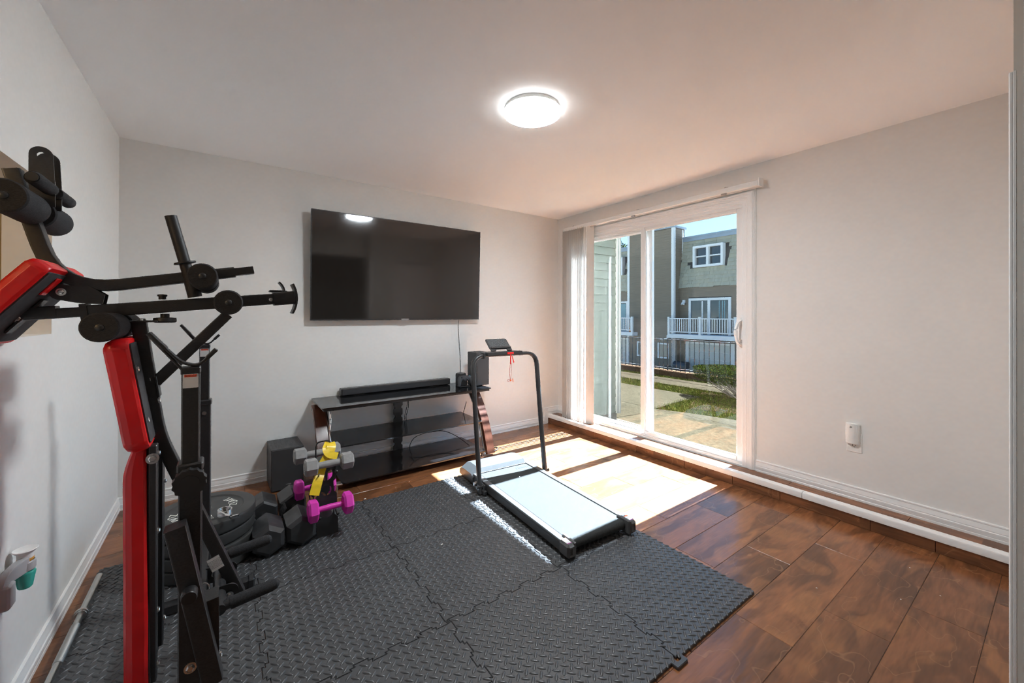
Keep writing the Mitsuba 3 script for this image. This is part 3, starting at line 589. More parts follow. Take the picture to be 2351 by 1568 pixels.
for i in range(12):
    y = -.205 - .0335 * i; a = math.radians((9 + rng.uniform(-6, 6)) if i < 11 else 60); w = .0445
    t = np.linspace(-1, 1, 7); prof = np.stack([t * w, .006 * (1 - t * t)], 1); prof = np.vstack([prof, (prof - [0, .0012])[::-1]])
    m = prism(Polygon(prof), 2.150, (0, 0, 0)); m.apply_transform(trimesh.transformations.rotation_matrix(-a, (0, 0, 1)))
    dy = 0 if i < 11 else -.012
    m.apply_translation((-.067, y + dy, .106 - .003 + rng.uniform(-.002, .002))); add('vane', m, 'vane_vinyl', vb, smooth=50)
    add('hanger', box(-.070, -.064, y + dy - .006, y + dy + .006, 2.235, 2.258), 'trim_paint', vb, smooth=False)
add('wand', cat(cyl((-.112, -.575, 2.24), (-.112, -.575, 1.42), .0035, 10), lathe([(0, 0), (.0065, .002), (.0075, .09), (.005, .105), (0, .106)], (-.112, -.575, 1.43), (0, 0, -1), 14)), 'vinyl_white', vb)
mat('plastic_white', (.80, .79, .76), .35, spec=.5); mat('slot_dark', (.02, .018, .016), .6)
def outlet(o, x, y, z, name_lab):
    k = thing('wall_outlet', name_lab, 'outlet'); M = lambda m: put(m, o, x, y, z)
    add('cover_plate', M(cat(box(-.038, .038, -.062, .062, 0, .004, .003), box(-.017, .017, -.034, .034, .003, .0065, .002))), 'plastic_white', k)
    for s in (-1, 1): add('socket_slot', M(cat(box(-.0095, -.0070, s * .017 - .004, s * .017 + .004, .0055, .0068), box(.0065, .0088, s * .017 - .003, s * .017 + .003, .0055, .0068), cyl((-.0005, s * .017 - .010, .0055), (-.0005, s * .017 - .010, .0068), .0026, 12))), 'slot_dark', k, smooth=False)
    add('screw', M(cyl((0, -.048, .003), (0, -.048, .0048), .0028, 12)), 'plastic_white', k)
    return k
ox = (0, -2.818, .4695)
outlet(ox, (0, -1, 0), (0, 0, 1), (-1, 0, 0), 'white double wall outlet low on the right wall')
nl = thing('night_light', 'white plug in night light in the outlet on the right wall', 'night light')
sh = Polygon(np.vstack([arc((0, .004), .034, 8, 172, 14) * [1.06, .85], [(-.037, 0), (.037, 0)]])).buffer(.001)
def nlm(z0, z1, g=1.0): m = prism(affinity.scale(sh, g, g, origin=(0, 0)), z1 - z0, (0, 0, 0)); return put(m, (0, -2.811, z0), (0, -1, 0), (-1, 0, 0), (0, 0, 1))
NB = [nlm(.512, .588)] + [nlm(.466 + i * .0066, .4705 + i * .0066) for i in range(7)] + [nlm(.466, .512, .965)] + [nlm(.588, .592, .94)]
add('shade', cat(NB), 'plastic_white', nl)
add('sensor', put(cyl((0, 0, 0), (0, 0, .002), .0052, 12), (-.0338, -2.808, .572), (0, -1, 0), (0, 0, 1), (-1, 0, 0)), mat('sensor_grey', (.30, .29, .27), .4), nl)
# outlet with an air freshener on the left wall
outlet((WL, -1.735, .40), (0, 1, 0), (0, 0, 1), (1, 0, 0), 'white wall outlet low on the left wall beside the camera')
af = thing('air_freshener', 'grey and clear plug in air freshener with green oil on the left wall', 'air freshener')
mat('freshener_grey', (.42, .42, .42), .4); scene['oil_glass'] = {'type': 'dielectric', 'int_ior': 1.45, 'ext_ior': 1.0}
mat('oil_green', (.05, .42, .33), .15, spec=.6, clearcoat=.6); mat('wick_amber', (.55, .26, .05), .4)
add('plug_body', cat(rtube(rnd([(WL + .006, -1.715, .40), (WL + .006, -1.715, .452), (WL + .020, -1.690, .470), (WL + .040, -1.655, .474)], .03), .05, .022, .006, up=(1, 0, 0)), box(WL + .004, WL + .030, -1.74, -1.69, .375, .45, .006), lathe([(.022, 0), (.024, .004), (.024, .026), (.021, .03)], (WL + .036, -1.645, .452), (0, 0, 1), 28)), 'freshener_grey', af)
add('oil_bottle', lathe([(0, 0), (.014, 0), (.017, .004), (.024, .048), (.022, .054), (.010, .058), (0, .058)], (WL + .036, -1.645, .394), (0, 0, 1), 28), 'oil_green', af)
add('cap', lathe([(.018, 0), (.019, .022), (.030, .034), (.028, .036), (.016, .030), (0, .030)], (WL + .036, -1.645, .484), (0, 0, 1), 28), 'plastic_white', af)
add('wick', lathe([(.0185, 0), (.0195, .002), (.0195, .008), (.0185, .01)], (WL + .036, -1.645, .481), (0, 0, 1), 24), 'wick_amber', af)

# ---------------------------------------------------------------- television
mat('tv_screen', (.011, .0095, .0085), .07, spec=.8); mat('tv_bezel', (.02, .02, .021), .35, spec=.5); mat('tv_back', (.025, .025, .026), .5)
mat('tv_silver', (.35, .35, .36), .3, metallic=.6)
tilt = math.radians(1.9); W2, H2 = .7835, .447
tz = np.array([0, -math.cos(tilt), -math.sin(tilt)]); ty = np.array([0, -math.sin(tilt), math.cos(tilt)]); tx_ = np.array([1., 0, 0]); to = np.array([-1.947, -.090, 1.682])
tv = thing('television', 'large black flat screen television mounted on the back wall', 'television')
TVm = lambda m: put(m, to, tx_, ty, tz)
add('housing', TVm(cat(box(-W2, W2, -H2, H2, -.022, .0, .003), box(-W2 * .55, W2 * .55, -H2 * .7, H2 * .4, -.05, -.02, .01))), 'tv_back', tv)
b_ = .006
add('bezel', TVm(cat(box(-W2, -W2 + b_, -H2, H2, -.006, .0025, .001), box(W2 - b_, W2, -H2, H2, -.006, .0025, .001), box(-W2, W2, H2 - b_, H2, -.006, .0025, .001), box(-W2, W2, -H2, -H2 + .011, -.006, .0035, .001))), 'tv_bezel', tv)
add('screen', TVm(box(-W2 + b_, W2 - b_, -H2 + .011, H2 - b_, -.004, .0008, 0)), 'tv_screen', tv, smooth=False)
add('logo', TVm(cat(box(-.035, .035, -H2 - .006, -H2 + .012, .001, .0045, .001))), 'tv_silver', tv)
add('wall_mount', cat(box(-2.20, -1.70, -.012, 0, 1.55, 1.80, .002), box(-2.10, -2.07, -.075, -.01, 1.52, 1.85, .003), box(-1.83, -1.80, -.075, -.01, 1.52, 1.85, .003)), 'tv_back', tv)
mat('cable_black', (.02, .02, .02), .5); mat('cable_grey', (.10, .10, .10), .5)
solo('tv_cable', 'thin dark cable hanging from the television to the stand', 'cable', tube(rnd([(-1.375, -.05, 1.27), (-1.375, -.035, 1.20), (-1.36, -.02, 1.02), (-1.345, -.02, .86), (-1.345, -.03, .70), (-1.35, -.06, .606)], .12, 8), .0028, 8), 'cable_grey')

# ---------------------------------------------------------------- television stand
mat('glass_black', (.004, .004, .0045), .04, spec=.6, clearcoat=.5, clearcoat_gloss=.98)
def c_cherry(p, n, uv): return mix((.045, .014, .008), (.10, .034, .017), fbm(p.x * 60, p.y * 14, p.z * 6, 4))
mat('cherry_wood', c_cherry, .25, spec=.5, clearcoat=.4)
mat('chrome', (.80, .80, .80), .08, metallic=1.0); mat('satin_black', (.018, .018, .019), .3, spec=.5)
st = thing('tv_stand', 'black glass television stand with curved cherry wood legs against the back wall', 'tv stand')
def shelf(x0, x1, y0, y1, z1, th, cut): return prism(Polygon([(x0, y1), (x0 + 0, y0 + cut), (x0 + cut * .6, y0), (x1 - cut * .6, y0), (x1, y0 + cut), (x1, y1)]), th, (0, 0, z1 - th))
add('top_shelf', cat(prism(Polygon([(-2.712, -.018), (-2.712, -.455), (-2.705, -.462), (-1.262, -.462), (-1.255, -.455), (-1.255, -.018)]), .010, (0, 0, .590))), 'glass_black', st, smooth=False)
add('top_frame', box(-2.70, -1.268, -.450, -.025, .572, .590, .002), 'satin_black', st)
add('middle_shelf', shelf(-2.612, -1.345, -.470, -.02, .304, .009, .03), 'glass_black', st, smooth=False)
add('bottom_shelf', shelf(-2.588, -1.352, -.545, -.05, .055, .009, .03), 'glass_black', st, smooth=False)
lc = np.array([(-.150, .572), (-.235, .52), (-.325, .42), (-.405, .30), (-.465, .17), (-.505, .06), (-.520, 0.012)])
lw = np.array([.050, .048, .046, .043, .040, .034, .028])
def bow(x0, x1):
    t = np.gradient(lc, axis=0); t /= np.linalg.norm(t, axis=1)[:, None]; nr = np.stack([t[:, 1], -t[:, 0]], 1)
    L = np.vstack([lc + nr * lw[:, None] * .5, (lc - nr * lw[:, None] * .5)[::-1]]); L[:, 1] = np.clip(L[:, 1], 0, .574)
    return prism(Polygon(L).buffer(0), x1 - x0, (x0, 0, 0), (0, 1, 0), (0, 0, 1))
for a, b in ((-2.735, -2.655), (-1.340, -1.262)):
    s = 1 if a < -2 else -1
    add('leg', bow(a, b), 'cherry_wood', st, smooth=40)
    xi = b + .014 if s > 0 else a - .014
    add('chrome_tube', tube([(xi, y + .006, z) for y, z in lc], .010, 12), 'chrome', st)
    add('chrome_hook', tube([(xi + s * .012, -.30, .572), (xi + s * .012, -.325, .50), (xi + s * .010, -.335, .44), (xi, -.345, .405)], .008, 12, .03), 'chrome', st)
    add('shelf_bracket', cat(box(xi - .02, xi + s * .05 , -.44, -.36, .285, .296, .003), box(xi - .01, xi + s * .06, -.52, -.46, .034, .047, .003), cyl((xi + s * .02, -.50, .0), (xi + s * .02, -.50, .04), .012, 14)), 'chrome', st)
pst = Polygon([(-.04, 0), (.04, 0), (.04, .53), (-.04, .53)])
for k in range(6): pst = pst.difference(Point(-.043, .05 + .083 * k + .01).buffer(.016)).difference(Point(.043, .05 + .083 * k + .01).buffer(.016))
pst = pst.difference(LineString([(0, .10), (0, .15)]).buffer(.015)) if False else pst.difference(unary_union([Point(0, .19).buffer(.015), Point(0, .24).buffer(.015), sbox(-.015, .19, .015, .24)]))
add('cable_post', put(prism(pst, .018, (0, 0, 0)), (-1.995, -.028, .045), (1, 0, 0), (0, 0, 1), (0, -1, 0)), 'satin_black', st)
for k, (nm, pts) in enumerate((('dark cord looping behind the stand from the top to the lowest shelf', [(-1.90, -.04, .57), (-1.90, -.05, .42), (-1.93, -.05, .33), (-1.90, -.045, .24), (-1.80, -.06, .17), (-1.62, -.07, .16), (-1.45, -.08, .19), (-1.36, -.10, .28), (-1.33, -.12, .42)]),
                               ('dark cord arching over the lowest shelf of the stand', [(-1.99, -.40, .062), (-1.97, -.30, .07), (-1.94, -.16, .10), (-1.86, -.08, .15), (-1.70, -.07, .175), (-1.55, -.10, .165), (-1.46, -.22, .11), (-1.42, -.34, .060)]),
                               ('dark cord hanging between the shelves right of the centre post', [(-1.925, -.035, .57), (-1.905, -.045, .47), (-1.935, -.05, .36), (-1.93, -.03, .312)]))):
    solo('power_cord', nm, 'cable', tube(rnd(pts, .12, 6), .0032, 8), 'cable_black')
solo('power_cord', 'small loop of black cord on the floor right of the stand', 'cable', tube(rnd([(-1.255, -.44, .006), (-1.20, -.40, .006), (-1.165, -.42, .02), (-1.18, -.46, .008), (-1.25, -.47, .006)], .04, 6), .005, 8), 'cable_black')
mat('cloth_black', (.022, .022, .023), .75, bump=lambda p, n, uv: noise(p.x * 700, p.y * 700, p.z * 700), bscale=.0003)
sb = thing('soundbar', 'long black soundbar lying on the television stand', 'soundbar')
add('body', box(-2.500, -1.492, -.092, -.022, .605, .663, .006), 'satin_black', sb)
add('grille', box(-2.488, -1.504, -.095, -.086, .609, .658, .003), 'cloth_black', sb)
add('foot', cat(box(-2.40, -2.30, -.08, -.03, .600, .606), box(-1.70, -1.60, -.08, -.03, .600, .606)), 'satin_black', sb, smooth=False)
mat('console_grey', (.033, .033, .035), .5)
gc = thing('game_console', 'tall dark grey game console standing on the right end of the stand', 'game console')
cA = put(box(-.076, .076, -.076, .076, 0, .318, .003), (-1.262, -.235, .603), (math.cos(.06), math.sin(.06), 0), (-math.sin(.06), math.cos(.06), 0), (0, 0, 1))
add('body', cA, 'console_grey', gc)
CM = lambda m: put(m, (-1.262, -.235, .603), (math.cos(.06), math.sin(.06), 0), (-math.sin(.06), math.cos(.06), 0), (0, 0, 1))
add('disc_slot', CM(cat(box(-.066, -.061, -.0772, -.074, .02, .19), cyl((-.064, -.0772, .21), (-.064, -.074, .21), .003, 10))), 'slot_dark', gc, smooth=False)
add('usb_port', CM(cat(box(.058, .064, -.0772, -.074, .02, .034), box(.058, .066, -.0772, -.074, .045, .051))), 'slot_dark', gc, smooth=False)
add('foot', CM(cyl((0, 0, -.003), (0, 0, .001), .06, 32)), 'satin_black', gc)
mat('vent_hole', (.008, .008, .009), .6); add('vent', CM(cat([cyl((ix * .013, iy * .013, .3176), (ix * .013, iy * .013, .3184), .0042, 8) for ix in range(-4, 5) for iy in range(-4, 5)])), 'vent_hole', gc, smooth=False, kind='stuff')
sp = thing('speaker', 'small dark round speaker behind the controller on the stand', 'speaker')
add('body', lathe([(0, 0), (.046, 0), (.050, .004), (.050, .108), (.046, .116), (0, .116)], (-1.420, -.17, .600), (0, 0, 1), 36), 'cloth_black', sp)
add('top_cap', lathe([(0, 0), (.044, 0), (.042, .003), (0, .003)], (-1.420, -.17, .716), (0, 0, 1), 36), 'satin_black', sp)
ct = thing('game_controller', 'black game controller leaning on its dock at the right of the stand', 'game controller')
def padmesh():
    C = lambda p, r: trimesh.creation.icosphere(2, r).apply_translation(p)
    def h(*s): return trimesh.convex.convex_hull(np.vstack([C(p, r).vertices for p, r in s]))
    a = m3.Manifold(m3.Mesh(np.array(h(((-.042, .016, 0), .021), ((.042, .016, 0), .021), ((-.035, .002, 0), .018), ((.035, .002, 0), .018)).vertices, np.float32), np.array(h(((-.042, .016, 0), .021), ((.042, .016, 0), .021), ((-.035, .002, 0), .018), ((.035, .002, 0), .018)).faces, np.uint32)))
    for s in (-1, 1):
        q = h(((s * .050, .014, 0), .022), ((s * .066, -.030, -.006), .017), ((s * .070, -.052, -.008), .013)); a = a + m3.Manifold(m3.Mesh(np.array(q.vertices, np.float32), np.array(q.faces, np.uint32)))
    k = a.to_mesh(); return trimesh.Trimesh(k.vert_properties[:, :3], k.tri_verts)
pm = padmesh(); trimesh.smoothing.filter_taubin(pm, iterations=4)
cx_ = np.array([math.cos(.05), math.sin(.05), 0]); cn = np.array([0.03, -math.cos(.35), math.sin(.35)]); cn /= np.linalg.norm(cn); cy_ = np.cross(cn, cx_)
CT = lambda m: put(m, (-1.438, -.285, .672), cx_, cy_, cn)
add('shell', CT(pm), 'console_grey', ct, smooth=60)
mat('stick_black', (.012, .012, .013), .35)
for q in ((-.045, .020), (.020, -.004)): add('thumb_stick', CT(lathe([(0, .012), (.006, .014), (.006, .024), (.0095, .026), (.0095, .029), (0, .028)], (q[0], q[1], 0), (0, 0, 1), 18)), 'stick_black', ct)
mat('button_teal', (.05, .28, .30), .3); mat('button_grey', (.12, .12, .13), .3)
for q, m_ in (((.046, .028), 'button_teal'), ((.046, .010), 'button_grey'), ((.037, .019), 'button_grey'), ((.055, .019), 'button_grey')): add('button', CT(cyl((q[0], q[1], .012), (q[0], q[1], .0235), .0043, 12)), m_, ct)
add('direction_pad', CT(cat(box(-.028, -.012, -.008, -.002, .014, .0215, .001), box(-.023, -.017, -.013, .003, .014, .0215, .001))), 'stick_black', ct)
dkk = solo('controller_dock', 'black charging dock under the game controller', 'dock', cat(box(-1.495, -1.385, -.30, -.225, .600, .612, .004), box(-1.48, -1.40, -.262, -.25, .61, .66, .004)), 'stick_black')

# ---------------------------------------------------------------- subwoofer
sw = thing('subwoofer', 'black box subwoofer standing on the floor left of the stand', 'speaker')
SW = lambda m: put(m, (-2.912, -.150, 0), (math.cos(.02), math.sin(.02), 0), (-math.sin(.02), math.cos(.02), 0), (0, 0, 1))
mat('ash_black', lambda p, n, uv: mix((.016, .016, .017), (.034, .034, .036), fbm(p.x * 200, p.y * 20, p.z * 20, 2)), .45)
add('cabinet', SW(box(-.105, .105, -.13, .145, .008, .306, .002)), 'ash_black', sw)
add('grille', SW(box(-.103, .103, -.141, -.129, .010, .303, .003)), 'cloth_black', sw)
add('badge', SW(box(-.012, .022, -.1425, -.14, .043, .048)), mat('badge_grey', (.16, .16, .16), .4), sw, smooth=False)
add('foot', SW(cat([cyl((a, b, 0), (a, b, .009), .012, 14) for a in (-.08, .08) for b in (-.11, .12)])), 'satin_black', sw)

# ---------------------------------------------------------------- treadmill
def c_belt(p, n, uv): return mix((.022, .023, .0225), (.032, .0335, .032), noise(p.x * 500, p.y * 500, 0))
mat('belt_rubber', c_belt, .72, spec=.15, bump=lambda p, n, uv: noise(p.x * 620, p.y * 620, 0), bscale=.0003)
mat('deck_grey', (.075, .075, .075), .4, spec=.35); mat('rail_grey', (.045, .046, .047), .4, spec=.35); mat('hood_grey', (.040, .041, .041), .35, spec=.35); mat('tube_black', (.030, .030, .031), .35, spec=.5)
mat('sticker_white', (.75, .74, .73), .4); mat('sticker_orange', (.75, .18, .07), .4); mat('sticker_purple', (.30, .05, .25), .4); mat('red_plastic', (.62, .012, .012), .3)
tm = thing('treadmill', 'grey flat walking treadmill with a black handrail on the foam mat', 'treadmill')
ta = math.radians(-4.0); tX = np.array([math.cos(ta), math.sin(ta), 0]); tY = np.array([-math.sin(ta), math.cos(ta), 0])
TM = lambda m: put(m, (-1.553, -1.50, 0), tX, tY, (0, 0, 1))     # local: x across, y along to the hood
DT = .092
add('running_belt', TM(cat(prism(unary_union([Point(-.585, .062).buffer(.026), Point(.50, .062).buffer(.026), sbox(-.585, .036, .50, .088)]), .41, (0, 0, 0), (0, 1, 0), (0, 0, 1)).apply_translation((-.205, 0, 0)))), 'belt_rubber', tm, smooth=30)
for s in (-1, 1):
    a, b = sorted((s * .208, s * .252))
    add('side_rail', TM(cat(box(a, b, -.60, .47, .076, DT, .004), box(min(s * .218, s * .250), max(s * .218, s * .250), -.60, .52, .032, .078, .003))), 'rail_grey', tm)
    add('end_cap', TM(cat(box(a - .004, b + .004, -.645, -.560, .022, DT + .004, .012), box(a - .012 if s > 0 else b - .01, a + .01 if s > 0 else b + .012, -.640, -.540, .022, DT + .010, .006))), 'deck_grey', tm)
    add('warning_label', TM(box(a + .006, b - .002, -.626, -.573, DT + .0038, DT + .0044)), 'sticker_white', tm, smooth=False)
    add('label_band', TM(box(a + .006, b - .002, -.581, -.573, DT + .0042, DT + .0048)), 'sticker_orange', tm, smooth=False)
    add('label_band', TM(box(a + .006, b - .002, -.626, -.621, DT + .0042, DT + .0048)), 'sticker_purple', tm, smooth=False)
    add('cap_slot', TM(box((a + b) / 2 - .008 + s * .006, (a + b) / 2 + .008 + s * .006, -.6455, -.640, .045, .075)), 'slot_dark', tm, smooth=False)
    add('foot', TM(cat(cyl((s * .20, -.45, .0146), (s * .20, -.45, .045), .018, 16), cyl((s * .215, .55, .0146), (s * .215, .55, .045), .02, 16), box(s * .225 - .012, s * .225 + .012, -.47, -.40, .03, .045))), 'tube_black', tm)
    wx = s * .275
    pth = [(wx, .275, .030), (wx, .300, .15), (s * .274, .36, .55)]
add('rail_print', TM(put(text('FITNESS', .016, .0004) if False else text('WALKING', .016, .0004), (-.232, -.43, DT + .0001), (0, 1, 0), (-1, 0, 0), (0, 0, 1))), mat('print_grey', (.17, .17, .175), .4), tm, smooth=False)
hood = [(.455, .094), (.475, .122), (.500, .128), (.610, .128), (.665, .114), (.690, .088), (.694, .036), (.66, .028), (.455, .028)]
hm = prism(Polygon(hood).buffer(.004).buffer(-.004), .41, (0, 0, 0), (0, 1, 0), (0, 0, 1)); hm.apply_translation((-.205, 0, 0))
add('motor_hood', TM(hm), 'hood_grey', tm, smooth=35)
for s in (-1, 1):
    q = np.array([(.470, .119), (.488, .146), (.505, .150), (.607, .150), (.660, .134), (.683, .106), (.688, .048), (.655, .040), (.470, .040)])
    P_ = [(s * .205, *v) for v in hood] + [(s * .263, .455 + (v[0] - .455) * .97, .028 + (v[1] - .028) * .62) for v in hood]
    add('hood_end', TM(hull(P_)), 'hood_grey', tm, smooth=35)
add('hood_seam', TM(box(-.205, .205, .449, .456, .086, .095, .002)), 'slot_dark', tm)
add('belt_lettering', TM(put(text('CADM', .030, .0004, width=.105), (.135, .395, .0881), (-1, 0, 0), (0, -1, 0), (0, 0, 1))), mat('print_dark', (.012, .012, .012), .5), tm, smooth=False)
hr = []
lx, rx_ = -.285, .285
path = [(lx, .290, .020), (lx, .342, .40), (lx, .420, .980), (rx_, .420, .980), (rx_, .342, .40), (rx_, .290, .04)]
add('handrail', TM(rtube(path, .026, .042, .011, .10, up=(0, 1, 0), steps=10, nr=4)), 'tube_black', tm, smooth=40)
for s, x in ((-1, lx), (1, rx_)):
    add('pivot', TM(cat(box(x - s * .014, x - s * .036, .265, .34, .035, .082, .006), cyl((x - .03, .285, .07), (x + .03, .285, .07), .011, 14), box(x - s * .005, x - s * .03, .24, .31, .020, .05, .004))), 'tube_black', tm)
    add('lock_knob', TM(cyl((x + s * .012, .32, .085), (x + s * .035, .32, .085), .012, 16)), 'chrome', tm)
add('console', TM(cat(hull([(-.188, .355, .984), (.112, .355, .984), (-.188, .355, 1.006), (.112, .355, 1.008), (-.183, .475, 1.002), (.108, .475, 1.002), (-.188, .475, .978), (.112, .475, .978)]), box(-.203, -.186, .39, .45, .955, 1.002, .004), box(.110, .150, .395, .450, .966, .996, .006))), 'tube_black', tm)
# tablet rest with a ribbed face
rb = np.array([0, .085, .072]); rb /= np.linalg.norm(rb); RX = np.array([1., 0, 0]); RN = np.cross(RX, rb)
RP = lambda m: TM(put(m, (-.050, .415, 1.030), RX, rb, RN))
frp = rpoly(.185, .110, .012).difference(sbox(-.055, -.047, .055, -.030))
fr = prism(affinity.translate(frp, 0, .045), .008, (0, 0, -.006)); 
add('tablet_rest', RP(cat(fr, box(-.088, .088, -.012, .004, -.004, .016, .003), box(-.09, -.05, -.03, .0, -.004, .006), box(.05, .09, -.03, .0, -.004, .006))), 'tube_black', tm)
mat('rib_grey', (.14, .16, .17), .25)
for i in range(15):
    x = -.077 + i * .011; add('rib', RP(cat([box(x - .0017, x + .0017, .016 + j * .0105, .0245 + j * .0105, .0018, .0032) for j in range(8)])), 'rib_grey', tm, smooth=False)
sk = thing('safety_key', 'red safety key with clip and cord hanging from the treadmill console', 'safety key')
KM = lambda m: TM(mv(m, (-.030, .055, -.013)))
add('magnet', TM(box(-.025, .032, .347, .356, .986, 1.002, .003)), 'red_plastic', sk)
add('clip', KM(cat(hull([(.030, .296, 1.000), (.040, .296, 1.000), (.026, .288, .925), (.034, .288, .925), (.03, .302, .925), (.04, .302, 1.0)]), hull([(.040, .294, .99), (.048, .294, .985), (.058, .294, .930), (.066, .294, .935), (.05, .302, .985), (.062, .302, .935)]))), 'red_plastic', sk)
add('cord', KM(cat(tube(rnd([(.030, .295, .93), (.024, .295, .87), (.030, .295, .80), (.012, .295, .79), (.002, .295, .805), (.020, .295, .812), (.034, .295, .80), (.040, .295, .86), (.040, .295, .93)], .02, 5), .0013, 6))), mat('cord_red', (.45, .05, .04), .5), sk)
add('bead', KM(cat(trimesh.creation.icosphere(2, .007).apply_translation((.034, .295, .80)), hull([(.046, .292, .815), (.052, .292, .812), (.054, .298, .785), (.060, .298, .79)]))), mat('bead_orange', (.85, .16, .03), .35), sk)

# ---------------------------------------------------------------- bumper plates
def c_rub(p, n, uv): return mix((.022, .023, .023), (.038, .039, .038), fbm(p.x * 14, p.y * 14, p.z * 14, 3))
mat('plate_rubber', c_rub, .42, spec=.5); mat('steel_hub', (.30, .30, .31), .25, metallic=1.0); mat('paint_white', (.72, .71, .66), .5)
PR = [(.026, 0), (.026, .062), (.050, .064), (.058, .060), (.150, .060), (.158, .057), (.166, .058), (.172, .0635), (.216, .064), (.223, .060), (.2255, .052), (.2255, .014), (.222, .005), (.215, 0), (.026, 0)]
nm = ['lowest', 'second', 'third', 'topmost']
for i in range(4):
    cx0, cy0 = -3.373 + (.0, .006, -.004, 0)[i], -1.0 + (.004, -.004, .003, 0)[i]; z0 = .0146 + .0642 * i
    k = thing('weight_plate', f'black rubber bumper plate, {nm[i]} of the stack by the left wall' + (', lettering in white' if i == 3 else ''), 'weight plate', 'stacked bumper plates')
    add('disc', lathe(PR, (cx0, cy0, z0), (0, 0, 1), 72), 'plate_rubber', k, smooth=35)
    add('hub', lathe([(.0255, .001), (.0255, .063), (.031, .0655), (.031, .062), (.0285, .0), (.0255, .001)], (cx0, cy0, z0), (0, 0, 1), 36), 'steel_hub', k)
    if i == 3:
        zt = z0 + .0601
        def letter(s, ang, r, h): 
            m = text(s, h, .0006, False); a = math.radians(ang); return put(m, (cx0 + r * math.cos(a), cy0 + r * math.sin(a), zt), (-math.sin(a), math.cos(a), 0), (-math.cos(a), -math.sin(a), 0), (0, 0, 1))
        ls = []
        for base in (20, 200):
            for q, ch in enumerate('ZÜMI'): ls.append(letter(ch, base - 26 + q * 15, .124, .033))
        for base in (100, 280): ls += [letter('45', base, .130, .024), letter('LB', base, .098, .022)]
        [add('letter', q, 'paint_white', k, smooth=False) for q in ls]
sc = thing('spring_collar', 'chrome spring collar lying on the top bumper plate', 'collar')
hx = [(.028 * math.cos(a), .028 * math.sin(a), .0035 + .0068 * a / 6.283) for a in np.linspace(0, 6.283 * 4.6, 110)]
SCM = lambda m: put(m, (-3.286, -1.150, .2715), (.8, -.6, 0), (.6, .8, 0), (0, 0, 1))
add('coil', SCM(tube(hx, .0033, 8)), 'chrome', sc)
add('grip', SCM(cat(tube([hx[0], (.045, -.02, .004), (.062, -.012, .006)], .0033, 8), tube([hx[-1], (.03, -.045, .034), (.05, -.05, .030)], .0033, 8), cyl((.05, -.016, .006), (.075, -.006, .008), .006, 10), cyl((.04, -.05, .031), (.066, -.052, .028), .006, 10))), 'chrome', sc)

# ---------------------------------------------------------------- hex dumbbells
mat('hex_rubber', lambda p, n, uv: mix((.022, .023, .024), (.036, .037, .039), fbm(p.x * 30, p.y * 30, p.z * 30, 2)), .38, spec=.5)
def hexhead(R, y0, y1, ch, ch2=None, rot=0):
    """hexagonal head about the local y axis, chamfered towards y0 (outer) and y1"""
    ch2 = ch if ch2 is None else ch2; P = []
    for y, r in ((y0, R - ch), (y0 + ch * .75 * np.sign(y1 - y0), R), (y1 - ch2 * .75 * np.sign(y1 - y0), R), (y1, R - ch2)):
        for q in range(6): a = math.radians(90 + rot + 60 * q); P.append((r * math.cos(a), y, r * math.sin(a)))
    return hull(P)
HR = .083
for i, (x, dy, lab) in enumerate(((-3.098, 0, 'large black rubber hex dumbbell beside the bumper plates'), (-2.943, .012, 'large black rubber hex dumbbell next to the small dumbbell rack'))):
    k = thing('hex_dumbbell', lab, 'dumbbell', 'pair of large hex dumbbells'); z = .0146 + HR
    D = lambda m: put(m, (x, -.93 + dy, z), (1, 0, 0), (0, 1, 0), (0, 0, 1))
    for s in (-1, 1): 
        h = add('head', D(hexhead(HR, s * .265, s * .075, .022, .012)), 'hex_rubber', k, smooth=False)
        fa = math.radians(150); nr = np.array([math.cos(fa), 0, math.sin(fa)]); ud = np.array([0, 1., 0])
        add('embossing', D(cat(put(box(-.052, .052, -.026, .026, -.001, .0008), nr * (HR * .8660), (0, 1, 0), np.cross(nr, (0, 1, 0)), nr), put(text('55 LBS', .022, .0016), nr * (HR * .8660), (0, -1, 0), np.cross(nr, (0, -1, 0)), nr))), 'stick_black', h, smooth=False)
    add('handle', D(lathe([(0, -.08), (.014, -.08), (.0165, -.03), (.0175, 0), (.0165, .03), (.014, .08), (0, .08)], (0, 0, 0), (0, 1, 0), 24)), 'chrome', k)

# ---------------------------------------------------------------- small dumbbell rack
rk = thing('dumbbell_rack', 'small black metal A frame rack with round cut outs for small dumbbells', 'rack')
rp = Polygon([(-.058, 0), (.058, 0), (.058, .085), (.040, .105), (.040, .14), (.056, .16), (.056, .22), (.040, .235), (.040, .29), (.055, .30), (.055, .385), (.045, .40), (-.045, .40), (-.055, .385), (-.055, .30), (-.040, .29), (-.040, .235), (-.056, .22), (-.056, .16), (-.040, .14), (-.040, .105), (-.058, .085)])
for zc, rc in ((.13, .034), (.245, .028), (.335, .036)): rp = rp.difference(Point(0, zc).buffer(rc))
RXc, RYf, RYb, RYm = -2.803, -1.130, -.872, -1.0
add('front_panel', put(prism(rp, .0025, (0, 0, 0)), (RXc, RYf, .0146), (1, 0, 0), (0, .17, .985), (0, -.985, .17)), 'satin_black', rk, smooth=False)
add('back_panel', put(prism(rp, .0025, (0, 0, 0)), (RXc, RYb, .0146), (-1, 0, 0), (0, -.17, .985), (0, .985, .17)), 'satin_black', rk, smooth=False)
add('top_plate', cat(box(RXc - .05, RXc + .05, -1.062, -.938, .405, .411, .002), box(RXc - .05, RXc + .05, -1.066, -1.06, .37, .411, .002)), 'satin_black', rk)
add('cross_plate', cat(box(RXc - .045, RXc + .045, -1.11, -.89, .085, .089)), 'satin_black', rk)
